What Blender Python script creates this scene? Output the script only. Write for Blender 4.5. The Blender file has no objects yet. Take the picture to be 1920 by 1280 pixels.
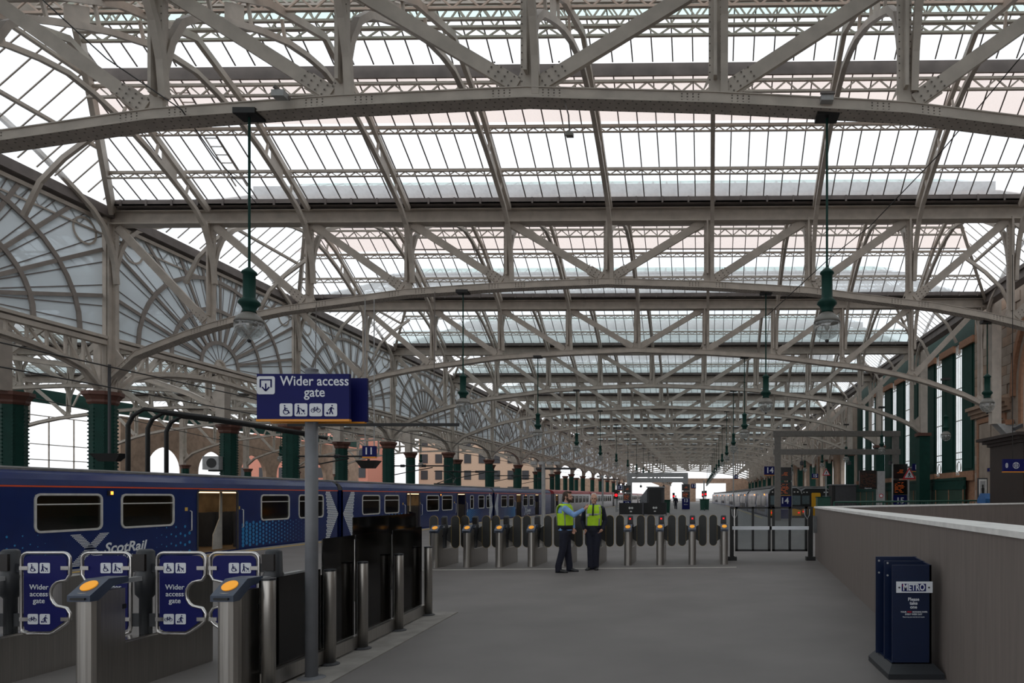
import bpy, bmesh, math, random
from mathutils import Vector, Matrix
from math import sin, cos, pi, radians
random.seed(7)
SC = bpy.context.scene
COL = SC.collection
F = 1270.0      # focal length in pixels of the 1920 wide frame
VX, VY, EYE = 1310.0, 930.0, 1.7

# ------------------------------------------------------------------ camera, sky, exposure
cam_data = bpy.data.cameras.new('camera')
cam = bpy.data.objects.new('camera', cam_data); COL.objects.link(cam)
cam.location = (0, 0, EYE); cam.rotation_euler = (pi/2, 0, 0)
cam_data.sensor_width = 36.0
cam_data.lens = F/1920*36
cam_data.shift_x = -(VX-960)/1920
cam_data.shift_y = (VY-640)/1920
cam_data.clip_end = 2000; cam_data.clip_start = 0.05
SC.camera = cam
SKY_STRENGTH = 1.0
world = bpy.data.worlds.new('overcast_sky'); SC.world = world
world.use_nodes = True
wn = world.node_tree.nodes; wl = world.node_tree.links
bg = wn['Background']; bg.inputs['Strength'].default_value = SKY_STRENGTH
tc = wn.new('ShaderNodeTexCoord'); nz = wn.new('ShaderNodeTexNoise'); nz.inputs['Scale'].default_value = 2.5
nz.inputs['Detail'].default_value = 3
rp = wn.new('ShaderNodeValToRGB')
rp.color_ramp.elements[0].position = .3; rp.color_ramp.elements[0].color = (0.86, 0.91, 0.97, 1)
rp.color_ramp.elements[1].position = .7; rp.color_ramp.elements[1].color = (1.0, 1.0, 1.0, 1)
wl.new(tc.outputs['Generated'], nz.inputs['Vector']); wl.new(nz.outputs['Fac'], rp.inputs['Fac'])
wl.new(rp.outputs['Color'], bg.inputs['Color'])
SC.view_settings.view_transform = 'Standard'
SC.view_settings.look = 'None'
SC.view_settings.gamma = 1.0
SC.view_settings.use_curve_mapping = False
SC.view_settings.exposure = 0.44
SC.cycles.transparent_max_bounces = 32
SC.cycles.max_bounces = 8

# ------------------------------------------------------------------ materials
def new_mat(name):
    m = bpy.data.materials.new(name); m.use_nodes = True
    return m, m.node_tree.nodes, m.node_tree.links
def mat(name, col, rough=.6, metal=0.0, var=.12, scale=6.0, bump=0.0, emit=0.0, spec=.5, stretch=None):
    m, n, l = new_mat(name)
    b = n['Principled BSDF']
    b.inputs['Roughness'].default_value = rough
    b.inputs['Metallic'].default_value = metal
    b.inputs['Specular IOR Level'].default_value = spec
    t = n.new('ShaderNodeTexCoord'); z = n.new('ShaderNodeTexNoise')
    z.inputs['Scale'].default_value = scale; z.inputs['Detail'].default_value = 5
    src = t.outputs['Object']
    if stretch:
        mp = n.new('ShaderNodeMapping'); mp.inputs['Scale'].default_value = stretch
        l.new(src, mp.inputs['Vector']); src = mp.outputs['Vector']
    l.new(src, z.inputs['Vector'])
    r = n.new('ShaderNodeValToRGB')
    r.color_ramp.elements[0].position = .3; r.color_ramp.elements[1].position = .7
    r.color_ramp.elements[0].color = tuple(c*(1-var) for c in col[:3])+(1,)
    r.color_ramp.elements[1].color = tuple(min(1, c*(1+var)) for c in col[:3])+(1,)
    l.new(z.outputs['Fac'], r.inputs['Fac']); l.new(r.outputs['Color'], b.inputs['Base Color'])
    if bump:
        bp = n.new('ShaderNodeBump'); bp.inputs['Strength'].default_value = bump; bp.inputs['Distance'].default_value = .01
        l.new(z.outputs['Fac'], bp.inputs['Height']); l.new(bp.outputs['Normal'], b.inputs['Normal'])
    if emit:
        b.inputs['Emission Color'].default_value = tuple(col[:3])+(1,)
        b.inputs['Emission Strength'].default_value = emit
    return m
def glass_mat(name, tint, frost, fcol, scale=1.2, gloss=.06):
    """pane: clear through-view mixed with a frosted, dirt-clouded scatter"""
    m, n, l = new_mat(name)
    out = n['Material Output']; n.remove(n['Principled BSDF'])
    tr = n.new('ShaderNodeBsdfTransparent'); tr.inputs['Color'].default_value = tint+(1,)
    tl = n.new('ShaderNodeBsdfTranslucent'); tl.inputs['Color'].default_value = fcol+(1,)
    t = n.new('ShaderNodeTexCoord'); z = n.new('ShaderNodeTexNoise'); z.inputs['Scale'].default_value = scale
    z.inputs['Detail'].default_value = 4
    l.new(t.outputs['Object'], z.inputs['Vector'])
    mr = n.new('ShaderNodeMapRange'); mr.inputs['From Min'].default_value = .3; mr.inputs['From Max'].default_value = .75
    mr.inputs['To Min'].default_value = max(0, frost-.2); mr.inputs['To Max'].default_value = min(1, frost+.2)
    l.new(z.outputs['Fac'], mr.inputs['Value'])
    mx = n.new('ShaderNodeMixShader'); l.new(mr.outputs['Result'], mx.inputs['Fac'])
    l.new(tr.outputs[0], mx.inputs[1]); l.new(tl.outputs[0], mx.inputs[2])
    gl = n.new('ShaderNodeBsdfGlossy'); gl.inputs['Roughness'].default_value = .08
    m2 = n.new('ShaderNodeMixShader'); m2.inputs['Fac'].default_value = gloss
    l.new(mx.outputs[0], m2.inputs[1]); l.new(gl.outputs[0], m2.inputs[2])
    l.new(m2.outputs[0], out.inputs['Surface'])
    return m
M = {}
M['steel'] = mat('painted_iron', (.47, .415, .36), .55, var=.13, scale=3.0, bump=.15)
M['steel_dark'] = mat('dark_gutter_paint', (.17, .145, .135), .6, var=.2, scale=2.0)
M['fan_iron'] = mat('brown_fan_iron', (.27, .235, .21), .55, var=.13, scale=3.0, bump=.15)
M['rivet'] = mat('rivet_paint', (.17, .15, .13), .6)
M['roof_glass'] = glass_mat('roof_glass', (.97, .99, 1.0), .35, (.93, .95, .97), gloss=.02)
M['grime_glass'] = glass_mat('grimy_teal_glass', (.62, .70, .71), .5, (.62, .70, .70), .5, gloss=.02)
M['dull_glass'] = glass_mat('dull_roof_glass', (.84, .88, .90), .4, (.84, .88, .89), .6, gloss=.02)
M['rusty_glass'] = glass_mat('rust_streaked_glass', (.80, .71, .67), .5, (.80, .69, .64), 3.0, gloss=.02)
M['green_glass'] = glass_mat('green_ridge_glass', (.72, .88, .84), .5, (.7, .86, .82), gloss=.02)
M['fan_glass'] = glass_mat('frosted_fan_glass', (.60, .66, .69), .88, (.64, .70, .74), .35, gloss=.02)
M['fan_glass'].node_tree.nodes['Map Range'].inputs['To Min'].default_value = .82
M['smoked'] = glass_mat('smoked_glass', (.10, .09, .08), .04, (.02, .02, .02), gloss=.09)
M['clear'] = glass_mat('clear_glass', (.82, .85, .86), .05, (.5, .5, .5), gloss=.08)
M['globe'] = glass_mat('globe_glass', (.82, .84, .84), .25, (.75, .75, .72), 14, gloss=.14)
M['shade'] = mat('lamp_shade_grey', (.19, .18, .16), .5)
M['green'] = mat('station_green', (.004, .040, .030), .6, var=.15, scale=3, spec=.25)
M['green_rail'] = mat('green_rail_paint', (.008, .07, .045), .4)
M['rust'] = mat('red_oxide_capital', (.115, .045, .03), .6)
M['stone'] = mat('pink_sandstone', (.34, .235, .17), .85, var=.22, scale=1.6, bump=.3)
M['stone_pale'] = mat('pale_sandstone', (.33, .265, .215), .85, var=.18, scale=1.4, bump=.3)
M['stone_trim'] = mat('orange_sandstone', (.33, .17, .10), .8, var=.18)
M['floor'] = mat('tarmac_floor', (.15, .136, .130), .6, var=.13, scale=.8, bump=.1)
M['floor_grey'] = mat('concrete_kerb', (.26, .24, .22), .8, var=.2, scale=4)
M['ballast'] = mat('track_ballast', (.07, .06, .05), .95, var=.4, scale=12, bump=.6)
M['yellow_line'] = mat('yellow_line_paint', (.65, .42, .08), .6)
M['white_line'] = mat('pale_line_paint', (.55, .53, .48), .6)
M['wall_grey'] = mat('grey_render', (.19, .158, .142), .6, var=.10, scale=3.0, stretch=(6, 6, .5))
M['coping'] = mat('pale_coping_metal', (.85, .83, .80), .5)
M['inox'] = mat('brushed_stainless', (.44, .415, .385), .38, 1.0, var=.12, scale=3, stretch=(40, 40, .6))
M['inox_bright'] = mat('polished_stainless', (.62, .6, .58), .22, 1.0, var=.05)
M['plastic'] = mat('dark_plastic', (.022, .024, .028), .38)
M['plastic_blue'] = mat('slate_blue_plastic', (.05, .065, .10), .35)
M['paddle'] = mat('black_rubber_paddle', (.016, .016, .015), .45)
M['orange'] = mat('orange_reader', (.9, .36, .02), .5, var=.05, emit=.25)
M['sign_blue'] = mat('navy_sign', (.006, .008, .10), .55, var=.06, spec=.2)
M['sign_white'] = mat('sign_white', (.72, .74, .78), .5, var=.03)
M['sign_orange'] = mat('sign_orange_strip', (.8, .30, .02), .5, var=.03)
M['sign_red'] = mat('sign_red', (.55, .02, .03), .5, var=.03)
M['black'] = mat('black_paint', (.012, .012, .012), .5)
M['screen'] = mat('black_screen', (.012, .009, .008), .25)
M['led'] = mat('orange_display_light', (1.0, .17, .02), .5, var=0, emit=.35)
M['led_dim'] = mat('dim_display_light', (.20, .06, .02), .6, var=0, emit=.04)
M['led_red'] = mat('red_display_light', (1.0, .01, .02), .5, var=0, emit=1.0)
M['pole'] = mat('grey_pole_paint', (.17, .175, .19), .4)
M['pole_pale'] = mat('pale_grey_pole', (.36, .36, .36), .4)
M['train'] = mat('train_blue', (.006, .020, .115), .2, var=.12, scale=1.5)
M['train_roof'] = mat('train_roof_grey', (.17, .165, .16), .7, var=.2)
M['train_line'] = mat('orange_red_stripe', (.75, .09, .02), .4, var=.03)
M['dot'] = mat('light_blue_print', (.015, .22, .52), .4, var=.03)
M['saltire'] = mat('white_print', (.78, .82, .86), .4, var=.03)
M['train_dark'] = mat('train_underframe', (.012, .012, .014), .7)
M['interior'] = mat('train_interior', (.16, .12, .08), .7, var=.4, scale=2)
M['interior_pale'] = mat('pale_draught_panel', (.5, .48, .44), .5)
M['yellow'] = mat('yellow_paint', (.85, .42, .01), .4, var=.04)
M['frame_white'] = mat('window_frame_metal', (.66, .65, .62), .35, .2)
M['win_dark'] = glass_mat('train_window_glass', (.25, .24, .22), .03, (.1, .1, .1), gloss=.09)
M['windscreen'] = mat('cab_windscreen', (.12, .16, .17), .15)  # pale grey base colour stands in for reflections on the cab glass
M['silver'] = mat('silver_train', (.30, .29, .31), .25, .55, var=.08)
M['red_roof'] = mat('red_roof_stripe', (.36, .035, .04), .4)
M['metro'] = mat('metro_navy', (.002, .010, .042), .4, var=.08)
M['skin'] = mat('skin', (.55, .30, .21), .55, var=.06, scale=20)
M['hair_brown'] = mat('brown_hair', (.045, .024, .014), .7, var=.3, scale=60)
M['hair_grey'] = mat('grey_hair', (.52, .49, .46), .7, var=.2, scale=60)
M['shirt_blue'] = mat('light_blue_shirt', (.20, .36, .66), .75, var=.12, scale=14, bump=.3)
M['navy_cloth'] = mat('navy_uniform', (.008, .009, .022), .8, var=.3, scale=14, bump=.3)
M['hivis'] = mat('hi_vis_yellow', (.48, .78, .012), .6, var=.06, scale=12)
M['reflective'] = mat('grey_reflective_tape', (.32, .32, .33), .5)
M['shoe'] = mat('black_shoe', (.01, .01, .011), .3)
M['wood_green'] = mat('green_hoarding', (.02, .055, .036), .6, var=.2, scale=2)
M['brown'] = mat('dark_brown_kiosk', (.028, .017, .014), .5)
M['grey_box'] = mat('grey_cabinet', (.045, .045, .05), .6)
M['pale_box'] = mat('pale_grey_box', (.30, .31, .31), .5)
M['blue_lid'] = mat('blue_bin_lid', (.04, .14, .36), .4)
M['green_lid'] = mat('green_bin_lid', (.06, .26, .16), .4)
M['gantry'] = mat('grey_brown_gantry', (.17, .155, .14), .55)
M['brick_far'] = mat('far_facade', (.62, .44, .32), .9, var=.1)
M['roof_far'] = mat('far_roof', (.6, .25, .18), .9)
M['ground_out'] = mat('outside_ground', (.3, .29, .28), .9, var=.1, scale=.2)
M['cable'] = mat('black_cable', (.02, .018, .016), .6)
M['white_paper'] = mat('white_paper', (.7, .7, .68), .6)
M['strip_light'] = mat('warm_strip_light', (1.0, .72, .42), .5, var=0, emit=1.6)
M['fire_glow'] = mat('amber_lamp', (1, .25, .03), .5, var=0, emit=3.0)

# ------------------------------------------------------------------ mesh helpers
class MB:
    def __init__(s): s.v = []; s.f = []
    def add(s, vs, fs):
        o = len(s.v); s.v += [tuple(p) for p in vs]; s.f += [tuple(i+o for i in f) for f in fs]; return s
    def box(s, x0, x1, y0, y1, z0, z1):
        return s.add([(x, y, z) for x in (x0, x1) for y in (y0, y1) for z in (z0, z1)],
            [(0, 1, 3, 2), (4, 6, 7, 5), (0, 4, 5, 1), (2, 3, 7, 6), (0, 2, 6, 4), (1, 5, 7, 3)])
    def cbox(s, c, sx, sy, sz):
        return s.box(c[0]-sx/2, c[0]+sx/2, c[1]-sy/2, c[1]+sy/2, c[2]-sz/2, c[2]+sz/2)
    def beam(s, a, b, w, h, side=None):
        """bar from a to b; w across 'side', h across the other axis"""
        a = Vector(a); b = Vector(b); d = (b-a)
        if d.length < 1e-6: return s
        d.normalize()
        sd = Vector(side) if side else (Vector((0, 0, 1)) if abs(d.z) < .95 else Vector((0, 1, 0)))
        t = d.cross(sd)
        if t.length < 1e-4: t = d.cross(Vector((1, 0, .01)))
        t.normalize(); u = t.cross(d).normalized()
        vs = []
        for p in (a, b):
            for i, j in ((-1, -1), (1, -1), (1, 1), (-1, 1)):
                vs.append(p + u*(i*w/2) + t*(j*h/2))
        return s.add(vs, [(0, 1, 2, 3), (7, 6, 5, 4), (0, 4, 5, 1), (1, 5, 6, 2), (2, 6, 7, 3), (3, 7, 4, 0)])
    def path(s, pts, w, h, side, closed=False):
        """rectangular bar swept along pts; w along 'side' (constant), h across"""
        pts = [Vector(p) for p in pts]; sd = Vector(side).normalized(); n = len(pts); o = len(s.v)
        for i, p in enumerate(pts):
            if closed: d = pts[(i+1) % n]-pts[i-1]
            else: d = pts[min(i+1, n-1)]-pts[max(i-1, 0)]
            d.normalize(); t = d.cross(sd)
            if t.length < 1e-5: t = Vector((0, 0, 1))
            t.normalize()
            for a, b in ((-1, -1), (1, -1), (1, 1), (-1, 1)):
                s.v.append(tuple(p+sd*(a*w/2)+t*(b*h/2)))
        m = n if closed else n-1
        for i in range(m):
            j = (i+1) % n
            for k in range(4):
                s.f.append((o+i*4+k, o+j*4+k, o+j*4+(k+1) % 4, o+i*4+(k+1) % 4))
        if not closed:
            s.f.append((o, o+1, o+2, o+3)); e = o+(n-1)*4; s.f.append((e+3, e+2, e+1, e))
        return s
    def tube(s, pts, r, seg=8, closed=False):
        pts = [Vector(p) for p in pts]; n = len(pts); o = len(s.v)
        rs = r if isinstance(r, (list, tuple)) else [r]*n
        up = Vector((0, 0, 1)); prev = None
        for i, p in enumerate(pts):
            if closed: d = pts[(i+1) % n]-pts[i-1]
            else: d = pts[min(i+1, n-1)]-pts[max(i-1, 0)]
            d.normalize()
            if prev is None:
                prev = d.cross(up)
                if prev.length < 1e-3: prev = d.cross(Vector((0, 1, 0)))
            t = (prev-d*prev.dot(d)).normalized(); prev = t; u = d.cross(t)
            for k in range(seg):
                a = 2*pi*k/seg
                s.v.append(tuple(p+(t*cos(a)+u*sin(a))*rs[i]))
        m = n if closed else n-1
        for i in range(m):
            j = (i+1) % n
            for k in range(seg):
                s.f.append((o+i*seg+k, o+i*seg+(k+1) % seg, o+j*seg+(k+1) % seg, o+j*seg+k))
        if not closed:
            s.f.append(tuple(o+k for k in range(seg))[::-1]); e = o+(n-1)*seg
            s.f.append(tuple(e+k for k in range(seg)))
        return s
    def lathe(s, prof, c=(0, 0, 0), seg=20):
        o = len(s.v); n = len(prof)
        for r, z in prof:
            for k in range(seg):
                a = 2*pi*k/seg; s.v.append((c[0]+r*cos(a), c[1]+r*sin(a), c[2]+z))
        for i in range(n-1):
            for k in range(seg):
                s.f.append((o+i*seg+k, o+i*seg+(k+1) % seg, o+(i+1)*seg+(k+1) % seg, o+(i+1)*seg+k))
        s.f.append(tuple(o+k for k in range(seg))[::-1]); e = o+(n-1)*seg
        s.f.append(tuple(e+k for k in range(seg)))
        return s
    def prism(s, pts, thick, ax=(1, 0, 0), ay=(0, 0, 1), org=(0, 0, 0)):
        """outline pts (2D, convex-ish ngon) in plane ax,ay extruded +-thick/2"""
        ax = Vector(ax); ay = Vector(ay); n = ax.cross(ay).normalized(); org = Vector(org); k = len(pts); o = len(s.v)
        for sg in (-1, 1):
            for a, b in pts: s.v.append(tuple(org+ax*a+ay*b+n*(sg*thick/2)))
        s.f.append(tuple(o+i for i in range(k))[::-1]); s.f.append(tuple(o+k+i for i in range(k)))
        for i in range(k):
            j = (i+1) % k; s.f.append((o+i, o+j, o+k+j, o+k+i))
        return s
    def disc(s, c, r, ax, ay, seg=12):
        c = Vector(c); ax = Vector(ax); ay = Vector(ay)
        return s.add([c+ax*(r*cos(2*pi*k/seg))+ay*(r*sin(2*pi*k/seg)) for k in range(seg)], [tuple(range(seg))])
    def quad(s, a, b, c, d): return s.add([a, b, c, d], [(0, 1, 2, 3)])
    def mesh(s, name, m):
        me = bpy.data.meshes.new(name); me.from_pydata(s.v, [], s.f); me.update()
        if m: me.materials.append(m)
        return me
    def build(s, name, m, parent=None, smooth=False, loc=None, kind=None):
        me = s.mesh(name, m)
        bm = bmesh.new(); bm.from_mesh(me); bmesh.ops.recalc_face_normals(bm, faces=bm.faces[:]) ; bm.to_mesh(me); bm.free()
        if smooth:
            for p in me.polygons: p.use_smooth = len(p.vertices) <= 4
        return link(name, me, parent, loc, kind)
def link(name, me, parent=None, loc=None, kind=None):
    o = bpy.data.objects.new(name, me); COL.objects.link(o)
    if parent: o.parent = parent
    if loc: o.location = loc
    if kind: o['kind'] = kind
    return o
def tag(o, label, cat, group=None, kind=None):
    o['label'] = label; o['category'] = cat
    if group: o['group'] = group
    if kind: o['kind'] = kind
    return o
def thing(name, label, cat, loc=(0, 0, 0), rz=0, group=None):
    o = bpy.data.objects.new(name, None); COL.objects.link(o); o.location = loc; o.rotation_euler = (0, 0, rz)
    o.empty_display_size = .2
    return tag(o, label, cat, group)
def struct(o, label=None):
    o['kind'] = 'structure'
    if label: o['label'] = label
    return o
def sempty(name, loc=(0, 0, 0), label=None):
    o = bpy.data.objects.new(name, None); COL.objects.link(o); o.location = loc
    return struct(o, label)
def copy_tree(o, loc=None, rz=None, label=None, parent=None, group=None):
    c = o.copy(); COL.objects.link(c)
    if parent: c.parent = parent
    if loc is not None: c.location = loc
    if rz is not None: c.rotation_euler = (0, 0, rz)
    if label: c['label'] = label
    if group: c['group'] = group
    for ch in list(o.children): copy_tree(ch, parent=c)
    return c
def shape2d(name, m, outer, holes, thick, mtx, parent=None):
    """flat outline with holes, extruded, placed by mtx"""
    cu = bpy.data.curves.new(name, 'CURVE'); cu.dimensions = '2D'; cu.fill_mode = 'BOTH'; cu.extrude = thick/2
    for lp in [outer]+holes:
        sp = cu.splines.new('POLY'); sp.points.add(len(lp)-1); sp.use_cyclic_u = True
        for i, p in enumerate(lp): sp.points[i].co = (p[0], p[1], 0, 1)
    return curve_to_mesh(name, cu, m, mtx, parent)
def curve_to_mesh(name, cu, m, mtx, parent=None):
    t = bpy.data.objects.new('tmp', cu); COL.objects.link(t)
    dg = bpy.context.evaluated_depsgraph_get(); dg.update()
    me = bpy.data.meshes.new_from_object(t.evaluated_get(dg))
    bpy.data.objects.remove(t); bpy.data.curves.remove(cu)
    me.name = name; me.transform(mtx); me.materials.clear(); me.materials.append(m)
    return link(name, me, parent)
def basis(org, ax, ay):
    ax = Vector(ax).normalized(); ay = Vector(ay).normalized(); n = ax.cross(ay)
    return Matrix(((ax.x, ay.x, n.x, org[0]), (ax.y, ay.y, n.y, org[1]), (ax.z, ay.z, n.z, org[2]), (0, 0, 0, 1)))
def text(s, size, m, org, ax=(1, 0, 0), ay=(0, 0, 1), parent=None, bold=.012, align='CENTER', depth=.001, name='lettering', shear=0, line=1.0, sx=1.0):
    cu = bpy.data.curves.new('lettering', 'FONT'); cu.body = s; cu.size = size; cu.align_x = align; cu.align_y = 'CENTER'
    cu.extrude = depth; cu.offset = bold*size; cu.shear = shear; cu.space_line = line; cu.resolution_u = 3
    return curve_to_mesh(name, cu, m, basis(org, ax, ay) @ Matrix.Diagonal((sx, 1, 1, 1)), parent)
def rrect(w, h, r, n=4, c=(0, 0)):
    pts = []
    for cx, cy, a0 in ((w/2-r, h/2-r, 0), (-w/2+r, h/2-r, 90), (-w/2+r, -h/2+r, 180), (w/2-r, -h/2+r, 270)):
        for k in range(n+1):
            a = radians(a0+90*k/n); pts.append((c[0]+cx+r*cos(a), c[1]+cy+r*sin(a)))
    return pts
def W(x, y, Y):   # photograph pixel at distance Y -> point of the place
    return Vector(((x-VX)/F*Y, Y, EYE+(VY-y)/F*Y))
def ordinal(i):
    return ['nearest', 'second', 'third', 'fourth', 'fifth', 'sixth', 'seventh', 'eighth', 'ninth', 'tenth', 'eleventh', 'twelfth', 'thirteenth', 'fourteenth', 'fifteenth', 'sixteenth', 'seventeenth', 'eighteenth', 'nineteenth', 'twentieth'][i]

# ------------------------------------------------------------------ setting: floor, tracks, platform edges
S, Y0, XC, PAN, HALF, ROT = 10.7, 12.3, -3.1, 3.4, 17.0, -0.015
NT = 18
b = MB()
b.box(-14.5, 5.5, -24, 212, -.3, 0); b.box(5.5, 11.95, -24, 53, -.3, 0); b.box(11.95, 15.9, -24, 212, -.3, 0)
b.box(-19.2, -14.5, -24, 5, -.3, 0); b.box(-25.6, -19.2, -24, 212, -.3, 0)
b.box(-62, -25.6, -24, 12, -.3, 0)
struct(b.build('floor', M['floor']), 'smooth grey tarmac concourse and platform floor')
b = MB(); b.box(-62, 15.9, -24, 400, -1.15, -1.05); struct(b.build('floor', M['ballast']), 'dark ballast of the sunken track beds')
b = MB(); b.box(-400, 400, -200, 900, -1.4, -1.2); struct(b.build('floor', M['ground_out']), 'open ground beyond the station')
b = MB()
for x in (-14.5, 5.5): b.box(x-(.0 if x < 0 else .35), x+(.35 if x < 0 else 0), 5 if x < 0 else 53, 212, 0, .006)
struct(b.build('trim_1', M['floor_grey']), 'pale coping stones along the platform edges')
b = MB()
b.box(-14.0, -13.88, 5, 212, 0, .008); b.box(4.9, 5.02, 53, 212, 0, .008)
struct(b.build('trim_2', M['yellow_line']), 'yellow safety line along the platform edges')
b = MB(); b.beam((-6.5, 15.55, .004), (.9, 16.2, .004), .008, .07, side=(0, 0, 1))
struct(b.build('trim_3', M['white_line']), 'pale strip across the floor in front of the far ticket gates')
# concrete kerb under the glass fence
b = MB(); b.prism([(-3.95, 5.2), (-3.30, 5.2), (-3.52, 9.9), (-4.0, 9.9)], .012, (1, 0, 0), (0, 1, 0), (0, 0, .006))
struct(b.build('trim_4', M['floor_grey']), 'worn pale concrete strip beneath the glass fence')

# ------------------------------------------------------------------ roof trusses
ZT = 11.4          # top of top chord
prof = [(0, 9.07), (3.53, 8.94), (6.9, 8.73), (9.0, 8.44), (10.9, 8.2), (12.7, 7.84), (14.0, 7.49), (15.2, 7.04), (16.3, 6.61), (16.96, 6.0), (17.25, 5.3)]
def zc(u):
    u = abs(u) if u < 0 else u*(1-.031*max(0, u-8)/9.5)
    for (a, za), (c, zb) in zip(prof, prof[1:]):
        if u <= c: return za+(zb-za)*(u-a)/(c-a)
    return prof[-1][1]
def build_truss(name, label, y, xc, group, level, half_only=False):
    t = thing(name, label, 'roof truss', (xc, y, 0), ROT, group)
    us = [i*.85 for i in range(-20, 21)]
    us = sorted(set([round(k, 2) for k in us]+[-17.2, 17.4, 17.7]))
    pts = [(k, 0, max(zc(k)-.11, 5.95 if k > 0 else 0)) for k in us]
    b = MB(); b.path([(p[0], -.1, p[2]) for p in pts], .02, .2, (0, 1, 0)); b.path([(p[0], .1, p[2]) for p in pts], .02, .2, (0, 1, 0)); b.path([(p[0], 0, p[2]-.11) for p in pts], .38, .03, (0, 1, 0))
    b.path([(p[0], 0, p[2]+.105) for p in pts], .26, .02, (0, 1, 0))
    b.build('bottom_chord', M['steel'], t)
    b = MB(); b.box(-HALF-.1, HALF+.6, -.05, .05, 11.0, ZT); b.box(-HALF-.1, HALF+.6, -.2, .2, ZT, ZT+.03); b.box(-HALF-.1, HALF+.6, -.2, .2, 10.97, 11.0)
    b.build('top_chord', M['steel'], t)
    def post(n):
        u = n*PAN; b = MB(); z0 = zc(u)-.05
        b.box(u-.12, u+.12, -.05, .05, z0, 11.05); b.box(u-.03, u+.03, -.2, .2, z0+.3, 11.05)
        for sx in (-1, 1): b.add([(u+sx*.12, -.03, z0+.25), (u+sx*.26, -.03, z0+.04), (u+sx*.12, -.03, z0+.4)], [(0, 1, 2)])
        return b
    def diag(n):
        b = MB()
        sg = 1 if n >= 0 else -1; k = n if n >= 0 else -n-1
        a = (sg*k*PAN+sg*.18, -.02, zc(k*PAN)+.05); c = (sg*(k+1)*PAN-sg*.15, -.02, 10.95)
        if k == 4: c = (sg*5*PAN-sg*.2, -.02, 10.9)
        b.beam(a, c, .25, .09, side=(1, 0, -(c[0]-a[0])/(c[2]-a[2])*1.0))
        d = (Vector(c)-Vector(a)).normalized()
        p = Vector(a)+d*.35; b.beam(Vector(a)-d*.05, p+d*.15, .33, .02, side=(1, 0, -(c[0]-a[0])/(c[2]-a[2])))
        b.beam(Vector(c)-d*.4, Vector(c)+d*.05, .33, .02, side=(1, 0, -(c[0]-a[0])/(c[2]-a[2])))
        return b
    if level >= 2:
        for n in range(-5, 6): post(n).build('post', M['steel'], t)
        for n in range(-5, 5): diag(n).build('diagonal_brace', M['steel'], t)
    else:
        b = MB()
        for n in range(-5, 6): q = post(n); b.add(q.v, q.f)
        for n in range(-5, 5): q = diag(n); b.add(q.v, q.f)
        b.build('web_bracing', M['steel'], t)
    for sg in (-1, 1):
        b = MB(); e_ = 17.05 if sg < 0 else 17.5
        b.box(min(sg*e_, sg*(e_+.45)), max(sg*e_, sg*(e_+.45)), -.22, .22, 5.25, 11.4)
        b.prism([(sg*(e_+.05), 5.4 if sg < 0 else 5.85), (sg*(e_-.5), 6.3 if sg < 0 else 6.5), (sg*(e_+.05), 7.0)], .06); b.build('end_post', M['steel'], t)
    if level >= 3:
        b = MB()
        def riv(x, yy, z, dz=-1, r=.016):
            if dz: vs = [(x-r, yy-r, z), (x+r, yy-r, z), (x+r, yy+r, z), (x-r, yy+r, z), (x, yy, z+dz*.014)]
            else: vs = [(x-r, yy, z-r), (x+r, yy, z-r), (x+r, yy, z+r), (x-r, yy, z+r), (x, yy-.014, z)]
            b.add(vs, [(0, 1, 4), (1, 2, 4), (2, 3, 4), (3, 0, 4)])
        k = -16.0
        while k < 16:
            for j, yy in enumerate((-.16, -.07, .07, .16)):
                uu = k+(.06 if j % 2 else 0); riv(uu, yy, zc(uu)-.235)
            k += .16
        for n in range(-5, 6):
            u = n*PAN
            for dx in (-.6, -.5, -.4, -.3, .3, .4, .5, .6):
                for zz in (-.05, -.1, -.16): riv(u+dx, -.112, zc(u+dx)+zz, 0, .013)
            sg = 1 if n > 0 else -1
            for s2 in ((-1, 1) if n == 0 else (sg,)):
                if abs(n) == 5: continue
                for q in range(4):
                    for w in (-.1, 0, .1): riv(u+s2*(.28+q*.12)+w*.55, -.085, zc(u)+.12+q*.085-w*s2*.8, 0)
            for q in range(14): riv(u+.1, -.052, 9.2+q*.13, 0, .012); riv(u-.1, -.052, 9.2+q*.13, 0, .012)
        b.build('rivets', M['rivet'], t, kind='stuff')
    return t
lv3 = build_truss('roof_truss', 'nearest riveted iron roof truss, its arched lower girder crossing the top of the view', Y0, XC, 'roof trusses of the main hall', 3)
tr2 = copy_tree(lv3, (XC, Y0+S, 0), ROT, 'second iron roof truss, its left end on a green column beside the first fan window')
mid = build_truss('roof_truss', 'third iron roof truss, landing on a stone corbel of the right wall', Y0+2*S, XC, 'roof trusses of the main hall', 2)
for i in range(3, 7):
    copy_tree(mid, (XC, Y0+i*S, 0), ROT, f'{ordinal(i)} iron roof truss counted from the near end of the hall')
far = build_truss('roof_truss', 'eighth iron roof truss counted from the near end, small above the platforms', Y0+7*S, XC, 'roof trusses of the main hall', 1)
for i in range(8, NT):
    copy_tree(far, (XC, Y0+i*S, 0), ROT, f'{ordinal(i)} iron roof truss from the near end, tiny in the distant vista')
for i in range(-2, 0):
    copy_tree(far, (XC, Y0+i*S, 0), ROT, ['iron roof truss further behind the viewpoint', 'iron roof truss directly above the viewpoint'][i+2])
XL = -41.2
for i in range(0, 10):
    copy_tree(far, (XL, Y0+i*S, 0), ROT, f'{ordinal(i)} iron roof truss of the left-hand hall, seen below the fan windows', group='roof trusses of the left hall')

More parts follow.
